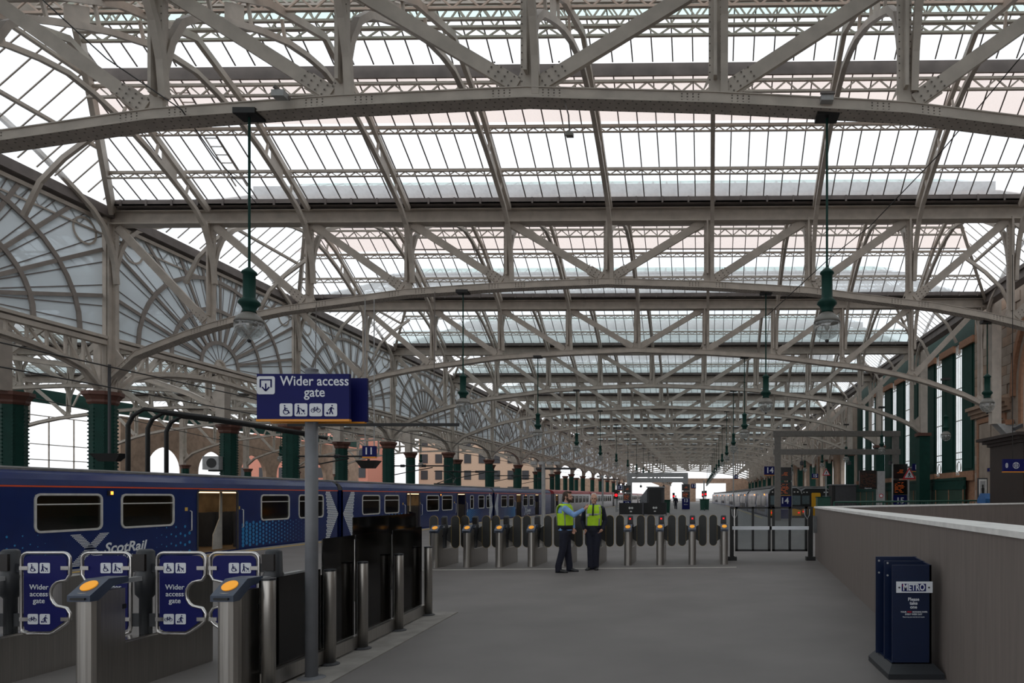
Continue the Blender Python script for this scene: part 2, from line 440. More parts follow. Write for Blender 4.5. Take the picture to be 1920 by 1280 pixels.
# ------------------------------------------------------------------ roof bays (ribs, purlins, gutters, glazing)
SL = .6
def zp(s): return 11.63+SL*(s-.3)          # glazing plane height at distance s from truss line
RISE = [(0.05, 8.95), (.12, 9.6), (.28, 10.2), (.55, 10.75), (.95, 11.15), (1.46, 11.45), (2.1, 11.8), (2.8, 12.15), (3.8, 12.55), (4.6, 12.75), (5.35, 12.85)]
HX = HALF-.2; HD = .70                       # hip runs in HD per metre
ridge_u = HALF-5.05*HD
def bay_parts(detail):
    """returns list of (name, MB, matkey, kind) in bay-local coords: y=0 at near truss, y=S at far truss"""
    out = []
    # arched ribs
    def rib(n):
        u = n*PAN; b = MB()
        pts = [(u, s, z) for s, z in RISE]+[(u, S-s, z) for s, z in RISE[::-1][1:]]
        b.path(pts, .13, .13, (1, 0, 0))
        if abs(n) < 5:
            raf = [(u, .35, 11.35), (u, 3.0, zp(3.0)-.32), (u, S/2, 13.75), (u, S-3.0, zp(3.0)-.32), (u, S-.35, 11.35)]
            b.path(raf, .12, .18, (1, 0, 0))
            for s in (1.2, 2.4, 3.6):
                zr = 11.35+(s-.35)*(zp(3.0)-.32-11.35)/2.65 if s < 3 else 12.95
                za = {1.2: 11.4, 2.4: 12.0, 3.6: 12.45}[s]
                b.beam((u, s, zr), (u, s+.15, za), .06, .06); b.beam((u, S-s, zr), (u, S-s-.15, za), .06, .06)
            for sg in (0, 1):
                f = (lambda v: v) if sg == 0 else (lambda v: S-v)
                b.add([(u, f(1.7), 11.66), (u, f(2.3), 11.95), (u, f(2.3), 12.35), (u, f(1.7), 12.0)], [(0, 1, 2, 3)])
        return b
    for n in range(-5, 6): out.append(('arched_rib', rib(n), 'steel', None))
    # gutter over the far truss + brackets
    b = MB(); b.box(-HALF, HALF, S-.42, S+.42, 11.5, 11.54); b.box(-HALF, HALF, S-.42, S-.38, 11.5, 11.68); b.box(-HALF, HALF, S+.38, S+.42, 11.5, 11.68)
    for k in range(-19, 20): b.box(k*.87-.03, k*.87+.03, S-.45, S-.42, 11.47, 11.68)
    out.append(('gutter', b, 'steel_dark', None))
    for sgn in (0, 1):
        f = (lambda v: v) if sgn == 0 else (lambda v: S-v)
        # purlins: rail pair with zigzag lacing
        for s in (1.35, 2.55):
            b = MB(); w = HALF-(s-.3)*HD; z = zp(s)-.1
            b.box(-w, w, f(s)-.04, f(s)+.04, z-.05, z+.03); b.box(-w, w, f(s)-.035, f(s)+.035, z-.2, z-.17)
            if detail:
                k = -w; up = True
                while k < w-.2:
                    za, zb = (z-.18, z-.05) if up else (z-.05, z-.18)
                    b.beam((k, f(s), za), (k+.2, f(s), zb), .03, .02); k += .2; up = not up
            out.append(('purlin', b, 'steel', None))
        for s, h, dz in ((3.66, .36, -.1), (4.72, .3, .1), (5.2, .55, .0)):
            b = MB(); w = HALF-(s-.3)*HD; z = zp(s)+dz
            b.box(-w, w, f(s)-.04, f(s)+.04, z-.05, z+.02); b.box(-w, w, f(s)-.04, f(s)+.04, z-h, z-h+.06)
            if detail:
                k = -w; up = True
                while k < w-.3:
                    za, zb = (z-h+.04, z-.04) if up else (z-.04, z-h+.04)
                    b.beam((k, f(s), za), (k+.33, f(s), zb), .04, .03); k += .33; up = not up
            else: b.box(-w, w, f(s)-.01, f(s)+.01, z-h*.75, z-h*.45)
            if s < 4:
                q = MB(); q.box(-w, w, f(s+.05)-.03, f(s+.05)+.03, zp(3.7)-.02, zp(3.85)+.24); out.append(('step_board', q, 'steel_dark', None))
            out.append(('lattice_girder', b, 'steel', None))
        # glazing bars
        b = MB()
        for k in range(-30, 31):
            u = k*PAN/6; smax = min(3.7, .3+(HALF-abs(u))/HD)
            if smax > .5: b.beam((u, f(.3), zp(.3)), (u, f(smax), zp(smax)), .025, .035)
            smax = min(5.3, .3+(HALF-abs(u))/HD)
            if smax > 3.9: b.beam((u, f(3.85), zp(3.85)+.2), (u, f(smax), zp(smax)+.2), .025, .035)
        # hip rafters & bars on hips
        out.append(('glazing_bars', b, 'steel_dark', 'stuff'))
        for sg in (-1, 1):
            b = MB(); b.path([(sg*HALF, f(.2), 11.35), (sg*(HALF-2.2), f(.2+2.2/HD), zp(.2+2.2/HD)-.15), (sg*ridge_u, f(S/2), zp(S/2)-.1)], .16, .26, (1, 0, 0)); out.append(('hip_rafter', b, 'steel', None))
    for sg in (-1, 1):
        b = MB()
        for k in range(1, 19):
            yy = k*S/19; d = min(yy, S-yy); run = max(0, (d-.3))*HD
            if run > .15: b.beam((sg*HALF, yy, zp(.3)), (sg*(HALF-run), yy, zp(.3)+SL/HD*run), .025, .035)
        for q in (1.2, 2.5):
            dd = .3+q/HD
            b.box(min(sg*(HALF-q), sg*(HALF-q)-.06), max(sg*(HALF-q), sg*(HALF-q)+.06), dd, S-dd, zp(.3)+SL/HD*q-.12, zp(.3)+SL/HD*q-.03)
        # arched hip ribs
        for yy in (3.2, 7.5):
            b.path([(sg*HALF, yy, 10.0), (sg*(HALF-.5), yy, 11.0), (sg*(HALF-1.2), yy, 11.7), (sg*(HALF-2.3), yy, 12.5)], .1, .14, (0, 1, 0))
        out.append(('hip_framing', b, 'steel', 'stuff'))
    return out
def glazing(sgn, rows, single, skip=()):
    """joined panes; rows of (s0,s1,dz,mat)"""
    f = (lambda v: v) if sgn == 0 else (lambda v: S-v)
    res = []
    for ri, (s0, s1, dz, mk) in enumerate(rows):
        b = MB(); panes = []
        for k in range(-30, 30):
            u0, u1 = k*PAN/6, (k+1)*PAN/6
            um = max(abs(u0), abs(u1)); lim = .3+(HALF-um)/HD; lim2 = .3+(HALF-min(abs(u0), abs(u1)))/HD
            if lim2 <= s0+.05: continue
            if lim >= s1: panes.append((u0, u1))
            else:
                e0, e1 = (min(s1, max(s0, .3+(HALF-abs(u))/HD)) for u in (u0, u1))
                b.quad((u0, f(s0), zp(s0)+dz+.02), (u1, f(s0), zp(s0)+dz+.02), (u1, f(e1), zp(e1)+dz+.02), (u0, f(e0), zp(e0)+dz+.02))
        if not single:
            for u0, u1 in panes: b.quad((u0, f(s0), zp(s0)+dz+.02), (u1, f(s0), zp(s0)+dz+.02), (u1, f(s1), zp(s1)+dz+.02), (u0, f(s1), zp(s1)+dz+.02))
            panes = []
        res.append((b, mk, panes, s0, s1, dz))
    return res
ROWS = [(.3, 1.35, 0, 'roof_glass'), (1.35, 2.55, 0, 'roof_glass'), (2.55, 3.7, 0, 'rusty_glass'), (3.85, 4.75, .2, 'roof_glass'), (4.75, S/2, .2, 'green_glass')]
ROWS2 = [(.3, 1.35, 0, 'grime_glass'), (1.35, 2.55, 0, 'dull_glass'), (2.55, 3.7, 0, 'dull_glass'), (3.85, 4.75, .2, 'dull_glass'), (4.75, S/2, .2, 'green_glass')]
def make_bay(label, x, y, group, detail, single, parts=None, rows=ROWS):
    t = thing('roof_bay', label, 'glazed roof', (x, y, 0), ROT, group)
    for nm, b, mk, kd in bay_parts(detail): b.build(nm, M[mk], t, kind=kd)
    for sgn in (0, 1):
        for b, mk, panes, s0, s1, dz in glazing(sgn, rows, single and sgn == 1):
            if b.v: b.build('glazing', M[mk], t, kind='stuff')
            if panes:
                w = PAN/6
                zz = SL*(s1-s0)
                pm = MB(); pm.add([(0.012, 0, 0), (w-.012, 0, 0), (w-.012, -(s1-s0), zz), (.012, -(s1-s0), zz)], [(0, 1, 2, 3)])
                me = pm.mesh('pane', M[mk])
                for u0, u1 in panes:
                    link('pane', me, t, (u0, S-s0, zp(s0)+dz+.025))
    b = MB()
    for sg in (-1, 1):
        b.add([(sg*HALF, .3, zp(.3)), (sg*HALF, S-.3, zp(.3)), (sg*ridge_u, S/2, zp(S/2))], [(0, 1, 2)])
    b.build('hip_glazing', M['roof_glass'], t, kind='stuff')
    return t
GB = 'roof bays of the main hall'
bay0 = make_bay('nearest glazed roof bay, its big sloping panes filling the top of the view', XC, Y0, GB, True, True)
bay1 = copy_tree(bay0, (XC, Y0+S, 0), ROT, 'second glazed roof bay, between the second and third trusses')
bay2 = make_bay('third glazed roof bay, between the third and fourth trusses', XC, Y0+2*S, GB, True, True, rows=ROWS2)
bayf = make_bay('fourth glazed roof bay counted from the near end', XC, Y0+3*S, GB, True, False, rows=ROWS2)
for i in range(4, 7): copy_tree(bayf, (XC, Y0+i*S, 0), ROT, f'{ordinal(i)} glazed roof bay counted from the near end')
bayg = make_bay('eighth glazed roof bay from the near end, small in the vista', XC, Y0+7*S, GB, False, False, rows=ROWS2)
for i in range(8, NT-1): copy_tree(bayg, (XC, Y0+i*S, 0), ROT, f'{ordinal(i)} glazed roof bay from the near end, tiny in the distant vista')
for i in (-3, -2, -1): copy_tree(bayg, (XC, Y0+i*S, 0), ROT, ['glazed roof bay furthest behind the viewpoint', 'glazed roof bay just behind the viewpoint', 'glazed roof bay directly above the viewpoint'][i+3])
for i in range(-2, 9): copy_tree(bayg, (XL, Y0+i*S, 0), ROT, f'{ordinal(i+2)} glazed roof bay of the left-hand hall', group='roof bays of the left hall')

# ladder lying on the nearest bay's glass
t = thing('ladder', 'thin metal access ladder lying on the sloping roof glass at upper left', 'ladder', (0, 0, 0))
pA = Vector((-15.3, 22.4, 11.95)); pB = Vector((-15.3, 19.6, 13.65)); b = MB()
for dx in (0, .38): b.beam(pA+Vector((dx, 0, .0)), pB+Vector((dx, 0, 0)), .035, .035)
b.build('rail', M['steel'], t)
for k in range(1, 12):
    p = pA.lerp(pB, k/12); b = MB(); b.beam(p, p+Vector((.38, 0, 0)), .025, .025); b.build('rung', M['steel'], t)

# ------------------------------------------------------------------ fan-glazed screens along the left row of columns
XS = XC-HALF-.15
def fan_screen(detail):
    """local: y 0..S, centre S/2, sill z=7.05"""
    out = []; cy, zs = S/2, 7.15
    rings = [(1.1, 1.0), (2.65, 2.35), (4.2, 3.55)]
    b = MB(); b.box(-.12, .12, .2, S-.2, 6.85, 7.0); b.box(-.16, .16, .2, S-.2, 7.05, 7.15); b.box(-.12, .12, .2, S-.2, 10.98, 11.1)
    out.append(('sill_beam', b, 'steel', None))
    b = MB(); b.box(-.35, .25, 0, S, 11.2, 11.5); b.box(-.4, .05, 0, S, 11.5, 11.62)
    out.append(('eaves_gutter', b, 'steel_dark', None))
    for ry, rz in rings:
        b = MB(); b.path([(0, cy+ry*cos(a), zs+rz*sin(a)) for a in [pi*k/20 for k in range(21)]], .16, .15, (1, 0, 0))
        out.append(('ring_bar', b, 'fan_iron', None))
    b = MB(); b.path([(0, cy+.3*cos(a), zs+.28*sin(a)) for a in [pi*k/8 for k in range(9)]], .12, .08, (1, 0, 0)); out.append(('hub', b, 'steel', None))
    def hit(a):  # outer rectangle
        c, s_ = cos(a), sin(a); ts = []
        if abs(c) > 1e-4: ts.append((S/2-.3)/abs(c))
        if s_ > 1e-4: ts.append((11.0-zs)/s_)
        return min(ts)
    for k in range(1, 12):
        a = pi*k/12; r = hit(a); b = MB()
        r0 = 1.0
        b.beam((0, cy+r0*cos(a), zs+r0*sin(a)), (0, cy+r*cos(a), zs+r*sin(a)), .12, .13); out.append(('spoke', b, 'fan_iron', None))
    b = MB()
    for k in range(0, 24):
        a = pi*(k+.5)/24; r = hit(a); b.beam((.02, cy+1.1*cos(a), zs+1.1*sin(a)), (.02, cy+r*cos(a), zs+r*sin(a)), .03, .03)
    for k in range(1, 9):
        a = pi*k/9; b.beam((.02, cy+.3*cos(a), zs+.3*sin(a)), (.02, cy+1.1*cos(a), zs+1.0*sin(a)), .03, .03)
    out.append(('thin_glazing_bars', b, 'steel_dark', 'stuff'))
    # spandrel circles
    b = MB()
    for sy in (.95, S-.95): b.path([(0, sy+.42*cos(a), 10.45+.42*sin(a)) for a in [2*pi*k/16 for k in range(16)]], .08, .07, (1, 0, 0), True)
    out.append(('spandrel_ring', b, 'steel', None))
    # arched lattice girder beneath
    b = MB()
    def zb(y): return 5.35+1.15*math.sqrt(max(0, 1-((y-cy)/(cy-.35))**2))
    ys = [.35+(S-.7)*k/16 for k in range(17)]
    b.path([(0, y, zb(y)) for y in ys], .3, .1, (1, 0, 0)); b.path([(0, y, zb(y)+.0) for y in ys], .06, .26, (1, 0, 0))
    for i, y in enumerate(ys):
        if zb(y) < 6.6:
            b.beam((0, y, zb(y)), (0, y, 6.88), .08, .06, side=(1, 0, 0))
            if i < 16: 
                if i < 8: b.beam((0, ys[i], zb(ys[i])), (0, ys[i+1], 6.85), .08, .05, side=(1, 0, 0))
                else: b.beam((0, ys[i], 6.85), (0, ys[i+1], zb(ys[i+1])), .08, .05, side=(1, 0, 0))
    out.append(('arched_lattice_girder', b, 'steel', None))
    # roof-edge lacing strip
    b = MB(); y = .3; up = True
    while y < S-.6:
        b.beam((0, y, 10.6 if up else 11.0), (0, y+.33, 11.0 if up else 10.6), .035, .03, side=(1, 0, 0)); y += .33; up = not up
    b.box(-.05, .05, .3, S-.3, 10.56, 10.62)
    out.append(('lacing_strip', b, 'steel', None))
    # glass sectors
    sect = []
    rr = [(.3, .28)]+rings
    for k in range(24):
        a0, a1 = pi*k/24, pi*(k+1)/24
        for i in range(3):
            if i == 0 and k % 2: continue
            aa1 = a1 if i else pi*(k+2)/24
            (y0, z0), (y1, z1) = rr[i], rr[i+1]
            vs = [(y0, z0, a0), (y1, z1, a0), (y1, z1, (a0+aa1)/2), (y1, z1, aa1), (y0, z0, aa1)]
            sect.append([(.03, cy+p[0]*cos(p[2]), zs+p[1]*sin(p[2])) for p in vs])
        vs = [(.03, cy+4.2*cos(a0), zs+3.55*sin(a0)), (.03, cy+hit(max(a0, .001))*cos(a0), zs+hit(max(a0, .001))*sin(a0)),
              (.03, cy+hit(min(a1, pi-.001))*cos(a1), zs+hit(min(a1, pi-.001))*sin(a1)), (.03, cy+4.2*cos(a1), zs+3.55*sin(a1))]
        sect.append(vs)
    return out, sect
def make_fan(label, y, single, x=XS):
    t = thing('fan_window_screen', label, 'fan window', (x, y+.26, 0), 0, 'fan window screens over the left row of columns')
    parts, sect = fan_screen(True)
    for nm, b, mk, kd in parts: b.build(nm, M[mk], t, kind=kd)
    if single:
        for vs in sect:
            m = MB(); m.add(vs, [tuple(range(len(vs)))]); m.build('pane', M['fan_glass'], t)
    else:
        m = MB()
        for vs in sect: m.add(vs, [tuple(range(len(vs)))])
        m.build('glazing', M['fan_glass'], t, kind='stuff')
    return t
fan0 = make_fan('nearest sunburst glazed screen at the left edge, cut by the frame', Y0, True)
copy_tree(fan0, (XS, Y0+S+.26, 0), 0, 'sunburst glazed screen behind the left hanging lamp')
copy_tree(fan0, (XS, Y0+2*S+.26, 0), 0, 'sunburst glazed screen directly above the wider access gate sign')
fan3 = make_fan('fourth sunburst glazed screen along the left columns', Y0+3*S, False)
for i in range(4, NT-1): copy_tree(fan3, (XS, Y0+i*S+.26, 0), 0, f'{ordinal(i)} sunburst glazed screen along the left columns')
copy_tree(fan3, (XS, Y0-S+.26, 0), 0, 'sunburst glazed screen beside the viewpoint')
# glazed right-hand eaves beam (main hall) and lattice arcade for the distant right side
for i in range(-1, NT-1):
    b = MB(); y = Y0+i*S-.25; b.box(14.0, 14.5, y, y+S, 11.15, 11.6); b.box(13.9, 14.1, y, y+S, 11.5, 11.68)
    o = b.build('trim_%d' % (10+i), M['steel_dark']); struct(o, 'dark eaves gutter along the right side of the roof')

# ------------------------------------------------------------------ columns
def column_parts(t, seg=8):
    b = MB(); b.box(-.34, .34, -.34, .34, 0, .35); b.build('plinth', M['green'], t)
    b = MB(); r = .375; b.lathe([(r, .35), (r, 4.85)], seg=8)
    for z in [.5+.13*k for k in range(33)]:
        for k in range(8):
            a = 2*pi*(k+.0)/8; b.cbox((cos(a)*r, sin(a)*r, z), .05, .05, .05)
    b.build('shaft', M['green'], t)
    b = MB(); b.lathe([(.39, 4.83), (.44, 4.9), (.44, 4.98), (.52, 5.1), (.57, 5.14), (.57, 5.26)], seg=8); b.build('capital', M['rust'], t)
colL = thing('column', 'green riveted column at far left of the pair carrying the second truss, beside the left hall', 'column', (-23.55, Y0+S+.26, 0), 0, 'green columns of the left arcade')
column_parts(colL)
nm = {0: 'nearest', 1: 'second'}
copy_tree(colL, (XS-.2, Y0+S+.26, 0), 0, 'dark green riveted column left of the lamp, under the second truss')
copy_tree(colL, (XS-.2, Y0+.26, 0), 0, 'green riveted column under the nearest truss, beyond the left edge')
for i in range(2, NT):
    copy_tree(colL, (XS-.2, Y0+i*S+.26, 0), 0, f'green riveted column behind the blue train, under the {ordinal(i)} truss')
    if i < 12: copy_tree(colL, (-23.55, Y0+i*S+.26, 0), 0, f'green riveted column of the rear row, level with the {ordinal(i)} truss')
colR = thing('column', 'green column against the right wall, under the fourth truss', 'column', (14.62, Y0+3*S-.26, 0), 0, 'green columns of the right wall')
b = MB(); b.box(-.34, .34, -.34, .34, 0, 5.6); b.build('shaft', M['green'], colR)
b = MB(); b.box(-.42, .42, -.42, .42, 5.6, 5.8); b.build('capital', M['rust'], colR)
for i in range(4, NT): copy_tree(colR, (14.62, Y0+i*S-.26, 0), 0, f'green column along the right wall, under the {ordinal(i)} truss')
for i in range(0, 10):
    o = copy_tree(colL, (-58.3, Y0+i*S+.4, 0), 0, f'green column on the far side of the left hall, under its {ordinal(i)} truss', group='green columns of the outer wall')

# ------------------------------------------------------------------ walls
def wall_plane(name, m, x, outer, holes, th=.4, label=None):
    """outline given as (Y, Z) pairs in the plane X = x"""
    o = shape2d(name, m, outer, holes, th, basis((x, 0, 0), (0, 1, 0), (0, 0, 1)))
    return struct(o, label)
def arch(cy, r, zs, z0, n=16):
    return [(cy+r, z0)]+[(cy+r*cos(pi*k/n), zs+r*sin(pi*k/n)) for k in range(n+1)]+[(cy-r, z0)]
XR = 15.5
# right wall: stone pavilion near, green glazed screen, stone arcade beyond
AC, AR = 28.6, 3.75
wallr = wall_plane('wall_right', M['stone_pale'], XR+.2, [(12, 0), (38, 0), (38, 12.4), (12, 12.4)], [arch(AC, AR, 6.9, 5.0), arch(AC-11, AR, 6.9, 5.0)], .4, 'pink sandstone wall with tall arched windows at the right edge')
# ashlar blocks
random.seed(3)
pool = {}
blk = 0
z = .6
row = 0
while z < 11.4:
    y = 32.6+(row % 2)*.45
    while y < 37.8:
        w = min(.92, 37.9-y); zc_ = z+.24
        inarch = ((y+w/2-AC)**2+(max(0, zc_-6.9))**2)**.5 < 5.0 or (y+w/2-AC < 5.0 and zc_ < 6.9 and zc_ > 4.6)
        pil = 34.2 < y+w/2 < 37.2 and z < 5.9
        if not inarch and not pil and w > .2:
            key = (round(w, 2), random.randrange(2))
            if key not in pool:
                q = MB(); q.box(-.05, 0, .008, w-.008, .008, .472); pool[key] = q.mesh('ashlar_block', M[('stone', 'stone_pale')[key[1]]])
            link('ashlar_block', pool[key], wallr, (XR-random.random()*.012, y, z)); blk += 1
        y += .92
    z += .48; row += 1
def arch_mould(cy, r0, w, zs, z0, dx, m, name, par, dep=.25):
    b = MB(); r = r0+w/2
    b.path([(XR-dx, cy+r, z0)]+[(XR-dx, cy+r*cos(pi*k/20), zs+r*sin(pi*k/20)) for k in range(21)]+[(XR-dx, cy-r, z0)], dep, w, (1, 0, 0)); return b.build(name, M[m], par)
for c in (AC, AC-11):
    arch_mould(c, AR, .3, 6.9, 5.0, .0, 'stone_trim', 'arch_moulding', wallr, .2)
    arch_mould(c, AR+.75, .28, 6.9, 6.6, .08, 'stone_trim', 'arch_moulding', wallr, .22)
w1 = sempty('window_1', (0, 0, 0), 'tall arched window with white frames in the right stone wall')
for c in (AC, AC-11):
    b = MB(); b.path([(XR+.15, c+3.7, 5.0)]+[(XR+.15, c+3.7*cos(pi*k/20), 6.9+3.7*sin(pi*k/20)) for k in range(21)]+[(XR+.15, c-3.7, 5.0)], .1, .12, (1, 0, 0))
    for k in range(-3, 4): b.box(XR+.12, XR+.18, c+k*.95-.04, c+k*.95+.04, 5.0, 6.9+math.sqrt(max(0, 3.7**2-(k*.95)**2)))
    for z in (5.05, 6.1, 6.9, 8.2): b.box(XR+.12, XR+.18, c-3.5 if z > 7 else c-3.7, c+3.5 if z > 7 else c+3.7, z-.05, z+.05)
    b.build('window_frame', M['frame_white'], w1)
    b = MB(); b.add([(XR+.2, p[0], p[1]) for p in arch(c, 3.7, 6.9, 5.0)], [tuple(range(19))]); b.build('pane', M['clear'], w1)
# string course/cornice + pilaster panels
b = MB()
for z0, z1, d in ((6.0, 6.2, .18), (6.2, 6.42, .32), (6.42, 6.6, .48)): b.box(XR-d, XR+.05, 33.6, 38.2, z0, z1)
o = b.build('cornice', M['stone'], wallr)
b = MB(); b.box(XR-.14, XR, 34.2, 35.55, 1.2, 5.6); b.box(XR-.14, XR, 35.65, 37.1, 1.2, 5.6); b.build('render_panel', M['stone_pale'], wallr)
b = MB(); b.box(XR-.16, XR+.0, 33.95, 34.15, .6, 5.9); b.box(XR-.16, XR, 37.15, 37.4, .6, 5.9); b.box(XR-.16, XR, 34.1, 37.2, 5.65, 5.9); b.box(XR-.3, XR, 33.9, 38, 0, .8); b.build('stone_border', M['stone_trim'], wallr)
b = MB(); b.prism([(0, 0), (-.9, .95), (0, .95)], .6, (1, 0, 0), (0, 0, 1), (XR, Y0+2*S-.26, 4.3)); b.build('corbel', M['pole_pale'], wallr)
b = MB(); b.box(XR-.5, XR-.1, Y0+2*S-.6, Y0+2*S, 5.2, 5.45); b.build('corbel_cap', M['stone_trim'], wallr)
# green screen wall
wg = sempty('wall_right', (0, 0, 0), 'dark green panelled wall with tall narrow window strips on the right')
wins = [40.4+3.31*k for k in range(8)]
edges = [38.0]+sum([[w-.5, w+.5] for w in wins], [])+[66.2]
for k in range(0, len(edges), 2):
    a, c = edges[k], edges[k+1]
    b = MB(); b.box(XR, XR+.06, a, c, 2.9, 11.3)
    if c-a > 1: b.box(XR-.05, XR, a+.3, c-.3, 3.3, 10.3)
    b.build('pilaster', M['green'], wg)
    b = MB(); b.box(XR-.16, XR+.36, a-.03, c+.03, 10.35, 10.75); b.box(XR-.12, XR+.36, a-.02, c+.02, 2.6, 3.15); b.build('sandstone_band', M['stone_trim'], wg)
b = MB(); b.box(XR-.02, XR+.35, 38, 66.2, 10.75, 11.9); b.build('frieze', M['green'], wg)
b = MB(); b.box(XR+.05, XR+.35, 38, 66.2, 0, 2.9); b.build('base', M['stone_trim'], wg)
for n_, w in enumerate(wins):
    b = MB()
    for zz in (3.0, 3.9, 4.3, 6.2, 8.1, 10.0): b.box(XR+.02, XR+.05, w-.5, w+.5, zz-.03, zz+.03)
    for dy in (-.47, -.16, .16, .47): b.box(XR+.02, XR+.05, w+dy-.02, w+dy+.02, 2.95, 10.75)
    b.path([(XR+.03, w+.3*cos(a), 3.45+.3*sin(a)) for a in [2*pi*k/12 for k in range(12)]], .05, .05, (1, 0, 0), True)
    b.path([(XR+.03, w+.3*cos(a), 10.4+.3*sin(a)) for a in [2*pi*k/12 for k in range(12)]], .05, .05, (1, 0, 0), True)
    o = b.build('window_%d' % (n_+2), M['frame_white']); struct(o, 'tall narrow leaded window strip in the green wall')
    q = MB(); q.quad((XR+.05, w-.5, 2.95), (XR+.05, w+.5, 2.95), (XR+.05, w+.5, 10.8), (XR+.05, w-.5, 10.8)); q.build('pane', M['clear'], o)
# far arcade
holes = [arch(72+6.4*k, 1.7, 4.6, 1.2) for k in range(20)]
wall_plane('wall_right', M['stone_pale'], XR+.2, [(66.2, 0), (212, 0), (212, 11.6), (66.2, 11.6)], holes, .4, 'receding sandstone arcade wall beyond the green screen')
b = MB()
for k in range(20): b.box(XR-.35, XR, 72+6.4*k+2.2, 72+6.4*k+4.2, 0, 6.4)
for k in range(20): b.box(XR-.5, XR, 72+6.4*k+2.1, 72+6.4*k+4.3, 6.4, 6.8)
struct(b.build('trim_40', M['stone']), 'sandstone pilasters of the distant right arcade')
# distant glazed gable lattice on the right arcade: grey girders
for i in range(5, NT-1):
    b = MB(); y = Y0+i*S-.25; zs = 6.4; cy = y+S/2
    b.path([(14.6, cy+(S/2-.55)*cos(pi*k/12), 5.4+1.5*sin(pi*k/12)) for k in range(13)], .3, .14, (1, 0, 0))
    b.box(14.5, 14.7, y+.5, y+S-.5, 7.1, 7.25)
    for k in range(1, 11): b.beam((14.6, y+k*S/12, 7.1), (14.6, y+(k+1)*S/12, 6.5 if 1 < k < 9 else 5.9), .06, .06)
    for r in (1.2, 2.6, 4.0): b.path([(14.6, cy+r*cos(pi*k/10), 7.2+r*.85*sin(pi*k/10)) for k in range(11)], .08, .08, (1, 0, 0))
    for k in range(1, 10): b.beam((14.6, cy+cos(pi*k/10), 7.2+sin(pi*k/10)), (14.6, cy+4.6*cos(pi*k/10), 7.2+3.9*sin(pi*k/10)), .07, .07)
    o = b.build('arcade_girder', M['steel']); tag(o, f'pale iron arcade girder with fan bars along the right side, under the {ordinal(i)} roof bay', 'girder', 'iron arcade girders on the right')
# far end wall with openings
PX = .1614
o = shape2d('wall_end', M['stone'], [(-60, 0), (15.9, 0), (15.9, 7.2), (-60, 7.2)],
    [[(-25.6, .02), (-25.6, 5.0), (-23, 5.9), (-14.6, 5.9), (-12.2, 5.0), (-12.2, .02)], [(p[0], p[1]) for p in arch(-6.6, 2.2, 4.3, .02)], [(-.9, .02), (-.9, 5.7), (8.4, 5.7), (8.4, .02)]],
    1.0, basis((0, 209, 0), (1, 0, 0), (0, 0, 1)))
struct(o, 'distant brick end wall with one arched and two wide bright openings')
# wall behind the viewpoint and left hall walls
b = MB(); b.box(XR, XR+.4, -24, 12, 0, 12.2); struct(b.build('wall_right', M['stone_pale']), 'near right stone wall beside the viewpoint')
holes = [arch(76+7.5*k, 2.6, 4.6, 1.0) for k in range(6)]
wall_plane('wall_left', M['stone'], -60, [(70, 0), (119, 0), (119, 10), (70, 10)], holes, .5, 'pinkish stone wall with arches on the far side of the left hall')
b = MB(); b.box(-60.2, -59.8, -24, 70, -1, 2.2); struct(b.build('wall_left', M['stone']), 'low stone wall under the left hall side glazing')
w = MB()
for k in range(0, 28): w.box(-60.05, -59.95, k*2.5, k*2.5+.08, 2.2, 9)
for z in (3.6, 5, 6.4, 9): w.box(-60.05, -59.95, 0, 70, z, z+.08)
struct(w.build('window_20', M['steel']), 'long glazed side screen of the left hall')
b = MB(); b.box(-60.0, -59.6, -24, 119, 10.2, 11.4); struct(b.build('trim_41', M['green']), 'dark green frieze beam on the far side of the left hall')
# buildings beyond the left hall
def building(label, x0, x1, y, z1, m, roof, nx, nz):
    t = thing('building', label, 'building', ((x0+x1)/2, y, -1.2)); hw = (x1-x0)/2
    b = MB(); b.box(-hw, hw, 0, 12, 0, z1); b.build('wall', M[m], t)
    b = MB(); b.add([(-hw, 0, z1), (hw, 0, z1), (hw, 12, z1), (-hw, 12, z1), (-hw+2, 6, z1+3), (hw-2, 6, z1+3)], [(0, 1, 5, 4), (1, 2, 5), (2, 3, 4, 5), (3, 0, 4)]); b.build('roof', M[roof], t)
    q = MB(); q.box(0, 1.5, -.12, .02, 0, 2.0); me = q.mesh('window', M['grey_box'])
    for i in range(nx):
        for k in range(nz): link('window', me, t, (-hw+1.2+i*(2*hw-2.4)/max(1, nx-1)-.7, 0, 3+k*3.6))
building('peach tenement facade with rows of windows beyond the left hall', -62, -34, 150, 17, 'brick_far', 'roof_far', 9, 4)
#building('pale brick block far behind the end of the station at left', -30, -12, 330, 12, 'brick_far', 'train_roof', 6, 3)
building('low red roofed building beyond the left tracks', -92, -66, 135, 14, 'roof_far', 'roof_far', 7, 3)

# ------------------------------------------------------------------ stairwell parapet at right
def seg_wall(a, c, th, z0a, z1a, z1b):
    a = Vector(a); c = Vector(c); d = (c-a).normalized(); n = Vector((-d.y, d.x)) * -1
    p = [a, c, c+n*th, a+n*th]
    b = MB(); zs = (z1a, z1b, z1b, z1a)
    b.add([(q.x, q.y, z0a) for q in p]+[(q.x, q.y, zz) for q, zz in zip(p, zs)], [(3, 2, 1, 0), (4, 5, 6, 7), (0, 1, 5, 4), (1, 2, 6, 5), (2, 3, 7, 6), (3, 0, 4, 7)])
    return b
par = thing('stairwell_parapet', 'long grey rendered parapet with a pale metal coping around the stairwell at right', 'parapet wall', (0, 0, 0))
pa, pc, pd = (1.87, .5), (3.23, 18.8), (10.6, 21.1)
seg_wall(pa, pc, .42, 0, 1.43, 1.37).build('near_wall', M['wall_grey'], par)
b = MB()
